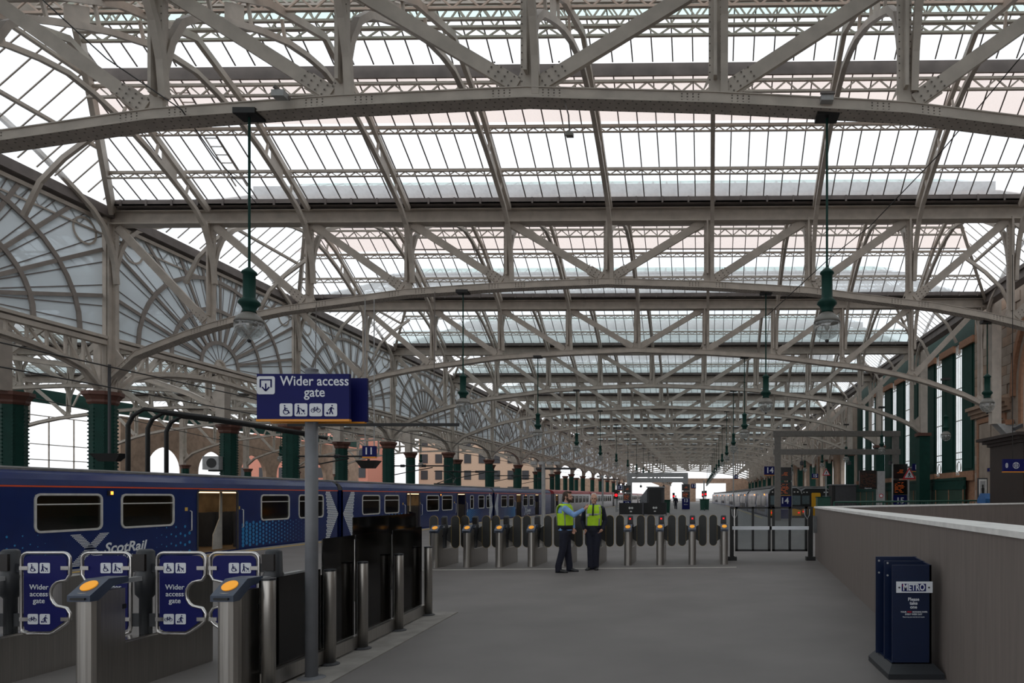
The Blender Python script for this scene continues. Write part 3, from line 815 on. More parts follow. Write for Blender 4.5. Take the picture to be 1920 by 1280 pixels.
b.add([(3.23, 18.8, 0), (10.6, 21.1, 0), (10.7, 21.5, 0), (3.4, 19.25, 0), (3.23, 18.8, 1.365), (10.6, 21.1, 1.46), (10.7, 21.5, 1.46), (3.4, 19.25, 1.365)], [(3, 2, 1, 0), (4, 5, 6, 7), (0, 1, 5, 4), (1, 2, 6, 5), (2, 3, 7, 6), (3, 0, 4, 7)])
b.build('back_wall', M['wall_grey'], par)
b = MB(); q = seg_wall((pa[0]-.015, pa[1]), (pc[0]-.015, pc[1]+.1), .45, 1.40, 1.475, 1.415)
for i in (0, 3): q.v[i] = (q.v[i][0], q.v[i][1], 1.43)
for i in (1, 2): q.v[i] = (q.v[i][0], q.v[i][1], 1.37)
q.build('coping', M['coping'], par)
b = MB(); b.add([(3.22, 18.78, 1.367), (10.6, 21.08, 1.462), (10.7, 21.52, 1.462), (3.3, 19.3, 1.367), (3.22, 18.78, 1.41), (10.6, 21.08, 1.505), (10.7, 21.52, 1.505), (3.3, 19.3, 1.41)], [(3, 2, 1, 0), (4, 5, 6, 7), (0, 1, 5, 4), (1, 2, 6, 5), (2, 3, 7, 6), (3, 0, 4, 7)])
b.build('coping', M['coping'], par)
t = thing('wall_box', 'pale grey electrical box on the end of the stairwell parapet', 'electrical box', W(1532, 993, 18.4))
b = MB(); b.box(-.09, .09, -.06, .0, -.24, .22); b.build('casing', M['pale_box'], t)
b = MB(); b.box(-.075, .075, -.072, -.058, -.21, .19); b.build('cover', M['pale_box'], t)
t.location = (3.19, 18.35, .95)

# ------------------------------------------------------------------ pictograms
def picto(kind, w, org, par, m_bg='sign_white', m_fg='sign_blue', sx=1.0):
    """square pictogram on the plane facing -Y, lower-left based centre org"""
    ox, oy, oz = org
    b = MB(); b.prism([(p[0]*sx, p[1]) for p in rrect(w, w, w*.12, 3)], .003, (1, 0, 0), (0, 0, 1), (ox, oy, oz)); o = b.build('pictogram', M[m_bg], par)
    g = MB(); y = oy-.0035
    def ln(a, c, t=.08): g.beam((ox+a[0]*w*sx, y, oz+a[1]*w), (ox+c[0]*w*sx, y, oz+c[1]*w), t*w, .003, side=(c[1]-a[1]+1e-5, 0, -(c[0]-a[0])))
    def circ(c, r, t=.05, a0=0, a1=360, n=14):
        ps = [(ox+(c[0]+r*cos(radians(a0+(a1-a0)*k/n)))*w*sx, y, oz+(c[1]+r*sin(radians(a0+(a1-a0)*k/n)))*w) for k in range(n+1)]
        g.path(ps, .003, t*w, (0, 1, 0))
    def dot(c, r): g.prism([(r*w*sx*cos(2*pi*k/10), r*w*sin(2*pi*k/10)) for k in range(10)], .003, (1, 0, 0), (0, 0, 1), (ox+c[0]*w*sx, y, oz+c[1]*w))
    if kind == 'wheelchair':
        dot((-.1, .32), .06); ln((-.09, .22), (-.07, -.05), .09); ln((-.07, -.05), (.15, -.05)); ln((.15, -.05), (.27, -.27)); ln((-.08, .1), (.12, .1), .06)
        circ((.0, -.14), .2, .05, 120, 370)
    elif kind == 'pushchair':
        dot((-.2, .33), .06); ln((-.2, .24), (-.18, -.05), .11); ln((-.18, 0), (-.32, -.33), .07); ln((-.17, 0), (-.1, -.33), .07); ln((-.18, .15), (.05, .05), .05)
        ln((.05, .05), (.25, -.2), .05); g.prism([(-.05*w, -.05*w), (.2*w, -.2*w), (.2*w, .02*w)], .003, (1, 0, 0), (0, 0, 1), (ox+.08*w*sx, y, oz)); dot((.08, -.3), .04); dot((.3, -.3), .04)
    elif kind == 'bicycle':
        circ((-.22, -.05), .14, .035); circ((.22, -.05), .14, .035); ln((-.22, -.05), (-.1, .15), .03); ln((-.1, .15), (.15, .15), .03); ln((.15, .15), (-.02, -.07), .03)
        ln((-.02, -.07), (-.1, .2), .03); ln((-.22, -.05), (-.02, -.07), .03); ln((.22, -.05), (.13, .22), .03); ln((-.15, .2), (-.05, .2), .04); ln((.08, .24), (.16, .2), .04)
    elif kind == 'luggage':
        dot((.12, .33), .06); ln((.08, .22), (.02, -.02), .13); ln((.02, 0), (-.08, -.33), .08); ln((.03, 0), (.18, -.33), .08); ln((.08, .2), (.27, .05), .06); ln((.05, .2), (-.18, -.05), .05)
        ln((-.3, -.2), (-.2, -.32), .14)
    elif kind == 'gate':
        ln((-.3, -.12), (-.3, .32), .07); ln((-.33, .3), (.33, .3), .07); ln((.3, .32), (.3, -.12), .07); ln((0, .1), (0, -.32), .07); ln((-.2, -.1), (0, -.32), .07); ln((.2, -.1), (0, -.32), .07)
    elif kind == 'walker':
        dot((.02, .36), .07); ln((.0, .24), (.0, -.02), .13); ln((0, 0), (-.18, -.38), .09); ln((0, 0), (.2, -.38), .09); ln((0, .2), (-.22, .02), .07); ln((0, .2), (.2, .05), .07)
    elif kind == 'rail':
        circ((0, 0), .36, .05)
        for dx in (-.12, .12): ln((dx, -.3), (dx, .3), .06)
        for dz in (-.18, 0, .18): ln((-.22, dz), (.22, dz), .05)
    g.build('symbol', M[m_fg], o)
    return o

# ------------------------------------------------------------------ wider access gate sign
t = thing('direction_sign', 'navy wider access gate sign on a tall grey pole beside the glass fence', 'sign', (-3.60, 6.3, 0))
b = MB(); b.lathe([(.055, .02), (.055, 2.87)], seg=16); b.build('pole', M['pole'], t, True)
b = MB(); b.lathe([(.12, 0), (.12, .015), (.06, .03)], seg=16); b.build('base_plate', M['pole'], t)
b = MB(); b.lathe([(.056, 2.86), (.058, 2.88), (.04, 2.89)], seg=16); b.build('pole_cap', M['pole'], t)
sw = (-.445, .40)
b = MB(); b.box(sw[0], sw[1], -.1, -.065, 2.40, 2.82); pn = b.build('front_panel', M['sign_blue'], t)
b = MB(); b.box(sw[0]+.02, sw[1]+.08, .07, .1, 2.40, 2.81); b.build('back_panel', M['sign_blue'], t)
b = MB(); b.box(sw[0]-.005, sw[1]+.002, -.104, -.06, 2.385, 2.405); b.box(sw[0]+.02, sw[1]+.06, .065, .105, 2.385, 2.4); b.build('orange_strip', M['sign_orange'], t)
text('Wider access\ngate', .125, M['sign_white'], (.085, -.102, 2.70), parent=pn, line=.82, sx=.92)
picto('gate', .165, (-.36, -.102, 2.715), pn)
for k, kd in enumerate(('wheelchair', 'pushchair', 'bicycle', 'luggage')): picto(kd, .118, (-.175+.136*k, -.102, 2.49), pn)

# ------------------------------------------------------------------ ticket gates
def gate_head(t):
    # sloping reader head: profile in (y, z)
    b = MB(); b.prism([(-.02, .83), (-.02, .88), (.16, 1.0), (.36, 1.0), (.36, .95), (.2, .93), (.06, .83)], .19, (0, 1, 0), (0, 0, 1), (0, 0, 0)); h = b.build('reader_head', M['plastic_blue'], t)
    n = Vector((0, -.12, .18)).normalized(); d = Vector((0, .18, .12)).normalized()
    c = Vector((0, .08, .947))+n*.003
    b = MB(); b.add([c+n*.006+Vector((1, 0, 0))*(.062*cos(2*pi*k/20))+d*(.062*sin(2*pi*k/20)) for k in range(20)]+[c-n*.004+Vector((1, 0, 0))*(.062*cos(2*pi*k/20))+d*(.062*sin(2*pi*k/20)) for k in range(20)],
        [tuple(range(20))]+[(k, (k+1) % 20, 20+(k+1) % 20, 20+k) for k in range(20)])
    b.build('card_reader', M['orange'], h)
    b = MB(); b.box(-.06, .06, -.035, -.015, .845, .862); b.build('ticket_slot', M['black'], h)
def cabinet(t, L=1.4):
    b = MB()
    hw = .09
    def slab(y0, y1, z0, z1, front=False):
        pts = []
        if front:
            for k in range(9): a = pi+pi*k/8; pts.append((hw*cos(a), y0+hw+hw*sin(a)))
            pts += [(hw, y1), (-hw, y1)]
        else: pts = [(-hw, y0), (hw, y0), (hw, y1), (-hw, y1)]
        b.prism(pts, z1-z0, (1, 0, 0), (0, 1, 0), (0, 0, (z0+z1)/2))
    slab(0, .33, 0, .9, True); slab(.33, L-.33, 0, .42); slab(L-.33, L, 0, .9)
    c = b.build('cabinet', M['inox'], t)
    b = MB(); b.box(hw, hw+.003, .30, .34, .72, .76); b.build('sensor_window', M['black'], c)
    b = MB(); b.box(-.03, .03, .3, L-.3, .93, .97); b.build('top_rail', M['pole_pale'], t)
    b = MB(); b.box(-.07, .07, .36, L-.36, .42, .435); b.build('ledge', M['inox_bright'], t)
    return c
def mech(t, y, red=False):
    b = MB(); b.lathe([(.05, .42), (.05, .76), (.08, .8), (.085, .98), (.075, 1.0), (.07, 1.19), (.05, 1.21)], (0, y, 0), 12); h = b.build('mechanism_post', M['plastic'], t, True)
    b = MB(); b.box(-.055, .055, y-.085, y-.06, 1.02, 1.17); s_ = b.build('display', M['screen'], h)
    if red:
        b = MB()
        for sg in (-1, 1): b.beam((-.02, y-.088, 1.13-.02*sg), (.02, y-.088, 1.13+.02*sg), .012, .004, side=(1, 0, -sg))
        b.build('red_cross', M['led_red'], s_)
def capsule(w, z0, z1, n=8):
    r = w/2; pts = []
    for k in range(n+1): a = pi*k/n; pts.append((r*cos(a), z1-r+r*sin(a)))
    for k in range(n+1): a = pi+pi*k/n; pts.append((r*cos(a), z0+r+r*sin(a)))
    return pts
def small_gate(loc, label, reader=True, left=True, right=True, red=True):
    t = thing('ticket_gate', label, 'ticket gate', loc, 0.0, 'row of narrow ticket gates across the platform entrance')
    cabinet(t); gate_head(t); mech(t, .7, red)
    for sg, on in ((-1, left), (1, right)):
        if not on: continue
        b = MB(); cx = sg*.265
        b.prism([(cx+p[0], p[1]) for p in capsule(.2, .42, 1.22)], .02, (1, 0, 0), (0, 0, 1), (0, .7, 0))
        b.prism([(sg*.05, .62), (sg*.2, .52), (sg*.2, .98), (sg*.05, .9)] if sg > 0 else [(-.05, .9), (-.2, .98), (-.2, .52), (-.05, .62)], .018, (1, 0, 0), (0, 0, 1), (0, .7, 0))
        o = b.build('paddle', M['paddle'], t)
        q = MB(); q.path([(cx+p[0]*1.0, .7, p[1]) for p in capsule(.2, .42, 1.22)], .022, .003, (0, 1, 0), True); q.build('edge_trim', M['yellow_line'], o)
    return t
names = ['leftmost narrow ticket gate of the far row, beside the glass fence end', 'second narrow ticket gate from the left in the far row', 'third narrow ticket gate from the left in the far row', 'narrow ticket gate just left of the pointing man', 'narrow ticket gate behind the pointing man', 'narrow ticket gate behind the white haired man', 'narrow ticket gate just right of the white haired man', 'third narrow ticket gate from the right end of the far row', 'second narrow ticket gate from the right end of the far row', 'rightmost narrow ticket gate, beside the wide side gate']
for k in range(10):
    Yk = 16.0+.85*k/9
    small_gate(((813+60.6*k-VX)/F*Yk, Yk, 0), names[k], right=(k < 9), red=(k >= 5))

def wide_paddle(t, cx, y, sg, w=.45):
    """blue panel within bent chrome tube, notch on free side; sg=+1 free side to the right"""
    z0, z1 = .43, 1.18; r = .06
    def P(u, z): return (cx+sg*u, y, z)
    h = w/2
    out = [(-h, z0+r), (-h, z1-r)]
    for k in range(1, 5): a = pi-pi/2*k/4; out.append((-h+r+r*cos(a), z1-r+r*sin(a)))
    for k in range(0, 5): a = pi/2-pi/2*k/4; out.append((h-r+r*cos(a), z1-r+r*sin(a)))
    out += [(h, .98), (h-.03, .93)]
    for k in range(0, 9): a = pi/2+pi*k/8; out.append((h-.08+.1*cos(a)*1.0, .80+.12*sin(a)))
    out += [(h-.03, .67), (h, .62), (h, .56), (h-.04, .52), (h-.14, z0+.02), (h-.18, z0), (-h+r, z0), (-h+.01, z0+.02)]
    # clean self overlap
    b = MB(); b.tube([P(*p) for p in out], .014, 8, True); fr = b.build('tube_frame', M['inox_bright'], t, True)
    o2 = shape2d('panel', M['sign_blue'], [((sg*p[0]*.88), .8+(p[1]-.8)*.93) for p in (out if sg > 0 else out[::-1])], [], .012, basis((cx, y, 0), (1, 0, 0), (0, 0, 1)), t)
    tx = cx-sg*.055
    yf = y-.0085
    text('Wider\naccess\ngate', .066, M['sign_white'], (tx-.0*sg, yf, .80), parent=o2, line=.95, bold=.008)
    for dx, kd in ((-.055, 'wheelchair'), (.055, 'pushchair')): picto(kd, .095, (tx+dx, yf, 1.04), o2)
    for dx, kd in ((-.055, 'bicycle'), (.055, 'luggage')): picto(kd, .095, (tx+dx, yf, .57), o2)
    for z in (1.04, .57):
        for s2 in (-1, 1):
            q = MB(); q.cbox((cx+s2*(h-.035), yf-.004, z), .075, .012, .035); q.build('clip', M['inox_bright'], o2)
    return o2
def wide_gate(loc, label, l=True, r=True):
    t = thing('wide_access_gate', label, 'ticket gate', loc, 0, 'wide access gates at the near left')
    cabinet(t); gate_head(t); mech(t, .66)
    if l: wide_paddle(t, -.345, .64, -1)
    if r: wide_paddle(t, .345, .64, 1)
    for sg, on in ((-1, l), (1, r)):
        if on:
            b = MB(); b.box(min(sg*.04, sg*.14), max(sg*.04, sg*.14), .64, .67, .5, .62); b.box(min(sg*.04, sg*.14), max(sg*.04, sg*.14), .64, .67, 1.0, 1.08); b.build('hinge_arm', M['plastic'], t)
    return t
wide_gate((-5.11, 5.6, 0), 'wide stainless access gate with orange reader and two navy panels, left of the glass fence')
wide_gate((-3.93, 5.6, 0), 'stainless access gate with orange reader standing against the smoked glass fence', True, False)
wide_gate((-6.36, 5.6, 0), 'wide access gate at the very left edge, only its right hand panel showing')

# ------------------------------------------------------------------ smoked glass fence
t = thing('glass_fence', 'smoked glass fence with stainless posts running beside the floor at left', 'fence', (0, 0, 0))
posts = [(-3.70, 5.83, .99), (-3.70, 6.8, .96), (-3.72, 7.5, .97), (-3.77, 8.52, .97), (-3.84, 9.62, .98)]
for x, y, h in posts:
    b = MB(); b.lathe([(.055, .03), (.055, h-.01), (.05, h)], (x, y, 0), 14); p = b.build('post', M['inox'], t, True)
    b = MB(); b.lathe([(.09, .0), (.09, .02), (.06, .035)], (x, y, 0), 14); b.build('foot', M['grey_box'], p)
    b = MB(); b.lathe([(.057, h-.012), (.057, h+.006), (.03, h+.012)], (x, y, 0), 14); b.build('cap', M['plastic'], p)
for k_, (a, c) in enumerate(zip(posts, posts[1:])):
    pa_, pc_ = Vector((a[0]-.09, a[1]+.02, 0)), Vector((c[0]-.09, c[1]-.02, 0))
    b = MB(); b.beam(pa_+Vector((0, 0, .72 if k_ else .57)), pc_+Vector((0, 0, .72 if k_ else .57)), 1.1 if k_ else .8, .012); b.build('glass_panel', M['smoked'], t)
    b = MB(); b.beam(pa_+Vector((.03, 0, .1)), pc_+Vector((.03, 0, .1)), .13, .06); b.build('bottom_rail', M['inox'], t)
# second fence further back on the left
t = thing('glass_fence', 'second smoked glass fence further back, in front of the train doors', 'fence', (0, 0, 0))
pp = [W(690, 1135, 10.6), W(745, 1110, 11.8), W(800, 1085, 13.2)]
for i, p in enumerate(((-5.55, 11.0), (-5.6, 12.4), (-5.7, 13.8), (-6.6, 15.6))):
    b = MB(); b.lathe([(.05, 0), (.05, 1.0)], (p[0], p[1], 0), 12); b.build('post', M['inox'], t, True)
pts = [(-5.55, 11.0), (-5.6, 12.4), (-5.7, 13.8), (-6.6, 15.6)]
for a, c in zip(pts, pts[1:]):
    b = MB(); b.beam((a[0]-.07, a[1], .78), (c[0]-.07, c[1], .78), 1.15, .012); b.build('glass_panel', M['smoked'], t)

# ------------------------------------------------------------------ wide side gate
t = thing('side_gate', 'black framed glazed double gate with silver push bars beside the parapet', 'gate', (.83, 18.0, 0))
GW = 2.2
for x in (0.06, GW-.06):
    b = MB(); b.box(x-.06, x+.06, -.05, .05, 0, 1.42); b.box(x-.12, x+.12, -.1, .1, 0, .1); b.build('gate_post', M['black'], t)
for s0, s1 in ((.14, GW/2-.02), (GW/2+.02, GW-.14)):
    b = MB()
    b.box(s0, s1, -.03, .03, 1.37, 1.42); b.box(s0, s1, -.03, .03, .24, .29)
    b.box(s0, s0+.07, -.03, .03, .24, 1.42); b.box(s1-.07, s1, -.03, .03, .24, 1.42); m_ = (s0+s1)/2; b.box(m_-.03, m_+.03, -.03, .03, .24, 1.42)
    lf = b.build('gate_leaf', M['black'], t)
    b = MB(); b.box(s0+.05, s1-.05, -.006, .006, .27, 1.39); b.build('pane', M['clear'], lf)
    b = MB(); b.beam((s0-.08, -.08, .86), (s1+.02, -.08, .86), .09, .05); b.build('push_bar', M['sign_white'], lf)
for x in (.12, GW-.16):
    b = MB(); b.tube([(x-.07, -.06, 1.36), (x-.06, -.07, 1.2), (x, -.08, 1.1), (x+.06, -.07, 1.2), (x+.07, -.06, 1.36)], .012, 6); b.build('cable_loop', M['pole_pale'], t)
b = MB(); b.box(.1, .125, -.1, -.07, .12, 1.36); b.build('bright_edge', M['inox_bright'], t)

# ------------------------------------------------------------------ newspaper stand
t = thing('newspaper_stand', 'navy blue open newspaper stand on a black base beside the parapet', 'newspaper stand', (2.02, 6.4, 0), 0)
b = MB()
def ring(w0, w1, d0, d1, z): return [(w0, d0, z), (w1, d0, z), (w1, d1, z), (w0, d1, z)]
x0, x1, y0, y1 = -.26, .26, -.12, .62
b.add(ring(x0, x1, y0, y1, 0)+ring(x0, x1, y0, y1, .05)+ring(x0+.06, x1-.06, y0+.1, y1-.05, .12), [(3, 2, 1, 0), (0, 1, 5, 4), (1, 2, 6, 5), (2, 3, 7, 6), (3, 0, 4, 7), (4, 5, 9, 8), (5, 6, 10, 9), (6, 7, 11, 10), (7, 4, 8, 11), (8, 9, 10, 11)])
b.build('base', M['plastic'], t)
fx0, fx1 = -.19, .18
b = MB(); b.box(fx0, fx1, .0, .02, .12, 1.05); fp = b.build('front_panel', M['metro'], t)
b = MB(); b.box(fx0-.02, fx1, .2, .22, .12, 1.07); b.build('divider', M['metro'], t)
b = MB(); b.box(fx0-.04, fx1, .44, .46, .12, 1.09); b.build('divider', M['metro'], t)
b = MB(); b.add([(fx1-.02, 0, .12), (fx1, 0, .12), (fx1, .5, .12), (fx1-.02, .5, .12), (fx1-.02, 0, 1.05), (fx1, 0, 1.05), (fx1, .5, 1.09), (fx1-.02, .5, 1.09)], [(3, 2, 1, 0), (4, 5, 6, 7), (0, 1, 5, 4), (1, 2, 6, 5), (2, 3, 7, 6), (3, 0, 4, 7)]); b.build('side_panel', M['metro'], t)
b = MB(); b.box(fx0-.03, fx1, .46, .48, .12, 1.09); b.box(fx0, fx1, 0, .46, .12, .13); b.build('back_panel', M['metro'], t)
b = MB(); b.box(-.155, .185, -.016, -.002, .79, .895); pl = b.build('title_plate', M['sign_white'], fp)
b = MB(); b.box(-.107, .122, -.019, -.015, .805, .876); b.build('title_ground', M['sign_blue'], pl)
text('METRO', .085, M['sign_white'], (.008, -.0205, .84), parent=pl, bold=.03, sx=.74)
b = MB(); b.add([(-.1, -.021, .868), (-.075, -.021, .868), (-.1, -.021, .85)], [(0, 1, 2)]); b.build('red_flash', M['sign_red'], pl)
for x in (-.13, .15): b = MB(); b.prism([(.009*cos(2*pi*k/8), .009*sin(2*pi*k/8)) for k in range(8)], .006, (1, 0, 0), (0, 0, 1), (x, -.018, .84)); b.build('screw', M['grey_box'], pl)
text('Please\ntake\none', .043, M['sign_white'], (.01, -.003, .69), parent=fp, line=.85, bold=.02)
text('YOUR', .02, M['sign_white'], (-.085, -.003, .607), parent=fp, bold=.02)
text('FREE', .02, M['sign_red'], (-.03, -.003, .607), parent=fp, bold=.02)
text('MORNING PAPER', .02, M['sign_white'], (.07, -.003, .607), parent=fp, bold=.02, sx=.9)
text('EVERY WEEK DAY', .02, M['sign_white'], (.01, -.003, .585), parent=fp, bold=.02)
text('Please keep your city tidy and recycle', .0135, M['sign_white'], (.01, -.003, .56), parent=fp)
for x, z in ((-.2, 1.05), (-.2, .93)):
    b = MB(); b.prism([(.01*cos(2*pi*k/8), .01*sin(2*pi*k/8)) for k in range(8)], .006, (1, 0, 0), (0, 0, 1), (x, .437, z)); b.build('screw', M['pole_pale'], t)
    b = MB(); b.prism([(.01*cos(2*pi*k/8), .01*sin(2*pi*k/8)) for k in range(8)], .006, (1, 0, 0), (0, 0, 1), (x+.02, .197, z)); b.build('screw', M['pole_pale'], t)

# ------------------------------------------------------------------ hanging lamps
def lamp_proto(loc, top, label):
    t = thing('pendant_lamp', label, 'lamp', loc, 0, 'green hanging lamps with glass globes')
    b = MB(); b.lathe([(.022, 1.05), (.022, top-loc[2])], seg=8); b.build('rod', M['green'], t)
    b = MB(); b.lathe([(.03, 1.08), (.12, 1.0), (.13, .97), (.1, .95), (.1, .53), (.13, .5), (.17, .46), (.18, .42), (.13, .37), (.1, .3), (.12, .26)], seg=20); b.build('housing', M['green'], t, True)
    r = .25
    b = MB(); b.lathe([(.1, .28)]+[(r*sin(a), r*cos(a)+.02) for a in [radians(d) for d in (28, 40, 52, 64, 76)]], seg=24); b.build('shade', M['shade'], t, True)
    b = MB(); b.lathe([(r*.985*sin(a), r*cos(a)+.02) for a in [radians(d) for d in (74, 85, 97, 110, 124, 138, 152, 166, 176)]], seg=24); g = b.build('globe', M['globe'], t, True)
    b = MB(); b.lathe([(.02, -.28), (.035, -.26), (.035, -.235), (.02, -.225)], seg=10); b.build('finial', M['black'], t)
    b = MB(); b.lathe([(.03, .2), (.05, .1), (.045, -.02), (.01, -.08)], seg=10); b.build('lamp_tube', M['frame_white'], t)
    b = MB(); b.box(-.2, .2, -.16, .16, top-loc[2]-.05, top-loc[2]+.05); b.build('ceiling_bracket', M['black'], t)
    return t
LZ = 4.77
l0 = lamp_proto((-8.16, Y0, LZ), zc(-8.16-XC)-.22, 'large hanging globe lamp at upper left, under the nearest truss')
l1 = lamp_proto((2.33, Y0, LZ), zc(2.33-XC)-.22, 'large hanging globe lamp at upper right, under the nearest truss')
for i in range(1, NT):
    for x, p, sd in ((-8.0, l0, 'left'), (2.28, l1, 'middle')):
        lab = {1: f'medium sized hanging globe lamp of the {sd} row, under the second truss', 2: f'small hanging globe lamp of the {sd} row, under the third truss'}.get(i, f'hanging globe lamp of the {sd} row, under the {ordinal(i)} truss')
        copy_tree(p, (x, Y0+i*S, LZ), 0, lab)
l3 = lamp_proto((9.8, Y0+S, LZ), zc(12.9)-.22, 'hanging globe lamp in front of the stone corbel at the right edge')
for i in range(2, 8): copy_tree(l3, (12.3-.3*(i > 2), Y0+i*S, LZ-.1), 0, f'hanging globe lamp of the right row by the green wall, under the {ordinal(i)} truss')
for i, x in ((3, -27), (5, -27), (4, -34)): copy_tree(l0, (x, Y0+i*S, LZ-.05), 0, f'hanging globe lamp of the left hall, seen beyond the {ordinal(i)} column')

# ------------------------------------------------------------------ trains
def car(name, label, x, y0, L, wins, doors, style, group, side=1, salt=(True, True), logo=None, dots=(), lamps=()):
    """body from y0, near side plane at local x=0, far side at -2.75 (side=1) ; local y runs 0..L"""
    t = thing(name, label, 'train carriage', (x, y0, 0), 0, group)
    zb, zs, zr = -.12, 1.95, 2.42
    body, roofm = {'blue': ('train', 'train_roof'), 'silver': ('silver', 'red_roof'), 'grey': ('silver', 'train_roof')}[style]
    ops = sorted([(a, c, .9, 1.74) for a, c in wins]+[(a, c, .02, 1.86) for a, c in doors])
    b = MB(); y = 0
    def wq(a, c, z0, z1):
        if c-a > 1e-4: b.box(-.05, 0, a, c, z0, z1)
    for a, c, z0, z1 in ops:
        wq(y, a, zb, zs); wq(a, c, zb, z0); wq(a, c, z1, zs); y = c
    wq(y, L, zb, zs); b.build('side_wall', M[body], t)
    b = MB(); b.box(-2.75, -2.7, 0, L, zb, zs); b.box(-2.75, 0, 0, .04, zb, zs); b.box(-2.75, 0, L-.04, L, zb, zs); b.build('far_side_and_ends', M[body], t)
    # roof shell: cove in body colour then grey
    pr = [(0, zs), (-.03, zs+.13), (-.12, zs+.26), (-.3, zs+.36)]
    b = MB(); o = len(b.v)
    for (xa, za), (xb, zz) in zip(pr, pr[1:]): b.quad((xa, 0, za), (xa, L, za), (xb, L, zz), (xb, 0, zz))
    b.build('roof_cove', M[body if style != 'silver' else 'red_roof'], t, True)
    pr = [(-.3, zs+.36), (-.7, zs+.43), (-1.375, zs+.46), (-2.05, zs+.43), (-2.45, zs+.36), (-2.75, zs)]
    b = MB()
    for (xa, za), (xb, zz) in zip(pr, pr[1:]): b.quad((xa, 0, za), (xa, L, za), (xb, L, zz), (xb, 0, zz))
    for e in (0, L): b.add([(0, e, zs)]+[(-.12, e, zs+.26)]+[(xx, e, zz) for xx, zz in pr], [tuple(range(8))])
    b.build('roof', M['train_roof' if style != 'silver' else 'red_roof'], t)
    if style == 'blue':
        b = MB(); b.box(-.005, .006, 0, L, zs-.045, zs-.01); b.build('orange_stripe', M['train_line'], t)
        b = MB(); b.box(-.28, -.25, 0, L, zs+.33, zs+.38); b.build('rain_strip', M['train_roof'], t)
    b = MB(); b.box(-2.5, -.25, .5, L-.5, -1.0, zb); b.build('underframe', M['train_dark'], t)
    b = MB(); b.box(-2.6, -.06, .1, L-.1, -.02, 0.0); b.box(-2.66, -2.6, .1, L-.1, 0, zs-.1); b.box(-2.6, -.06, .1, L-.1, zs-.1, zs-.05); b.build('interior', M['interior'], t)
    for xx in (-2.0, -.75): b = MB(); b.box(xx-.1, xx+.1, .5, L-.5, zs-.14, zs-.11); b.build('ceiling_light', M['strip_light'], t)
    b = MB(); yy = 1.0
    while yy < L-1:
        if all(not (a-.5 < yy < c+.5) for a, c in doors): b.box(-2.5, -1.7, yy, yy+.12, 0, 1.15); b.box(-1.0, -.15, yy, yy+.12, 0, 1.15)
        yy += .85
    b.build('seats', M['plastic_blue'], t, kind='stuff')
    for a, c in wins:
        q = MB(); q.path([(.006, (a+c)/2+p[0], 1.32+p[1]) for p in rrect(c-a, .84, .12, 4)], .03, .05, (1, 0, 0), True)
        fr = q.build('window', M['frame_white'], t)
        q = MB(); q.box(-.01, .015, a, c, 1.50, 1.53); q.build('transom', M['frame_white'], fr)
        q = MB(); q.box(-.03, -.015, a, c, .9, 1.74); q.build('pane', M['win_dark'], fr)
    for i, (a, c) in enumerate(doors):
        q = MB(); q.path([(.0, a-.0, .02), (.0, a, 1.8), (.0, a+.08, 1.88), (.0, c-.08, 1.88), (.0, c, 1.8), (.0, c, .02)], .04, .05, (1, 0, 0)); d = q.build('doorway', M['grey_box'], t)
        q = MB(); q.prism([(0, .0), (.42, .0), (.42, 1.8), (.34, 1.8), (.3, .95), (.02, .45)], .03, (0, 1, 0), (0, 0, 1), (-.45, c-.5, .04)); q.build('draught_screen', M['interior_pale'], d)
        q = MB(); q.tube([(-.5, a+.62, 0), (-.5, a+.66, 1.85)], .02, 8); q.build('grab_pole', M['yellow'], d)
        for yy in (a-.28, c+.2):
            q = MB(); q.tube([(0, yy, 1.28), (.05, yy, 1.26), (.05, yy, .72), (0, yy, .7)], .014, 6); q.build('handrail', M['frame_white'], d)
            q = MB(); q.box(0, .006, yy-.2, yy-.1, 1.28, 1.38); q.build('door_button', M['yellow_line'], d)
    for y in lamps:
        q = MB(); q.box(0, .04, y-.07, y+.07, 1.72, 1.84); h = q.build('indicator', M['black'], t)
        q = MB(); q.box(.03, .046, y-.01, y+.06, 1.74, 1.82); q.build('indicator_lens', M['fire_glow'], h)
    # dotted livery
    b = MB(); r_ = random.Random(5)
    for y_a, y_b, dense in dots:
        ny = int(abs(y_b-y_a)/.165); 
        for i in range(ny):
            fr_ = i/ny; y = y_a+(y_b-y_a)*fr_
            for j in range(6):
                rad = .062*(1-fr_)**.9+.006
                if dense < 1: rad *= .7
                if dense < 1 and (i+j) % 2: continue
                b.disc((.005, y, .12+j*.13+(i % 2)*.065), rad, (0, 1, 0), (0, 0, 1), 10)
    if b.v: b.build('dot_pattern', M['dot'], t, kind='stuff')
    b = MB()
    for end, on in ((0, salt[0]), (1, salt[1])):
        if not on: continue
        rows_ = 26
        for j in range(rows_):
            z = .05+j*(1.85/rows_); v = 1-abs(z-.95)/.95          # 1 at mid
            edge = .05+(1-v)*.9
            for k in range(10):
                yy = edge*.75+k*.078
                if k > 3+7*v: continue
                y = yy if end == 0 else L-yy
                if y < .02 or y > L-.02: continue
                b.add([(.006, y, z), (.006, y+.06, z), (.006, y+.06, z+.052), (.006, y, z+.052)], [(0, 1, 2, 3)])
    if b.v: b.build('saltire_pattern', M['saltire'], t, kind='stuff')
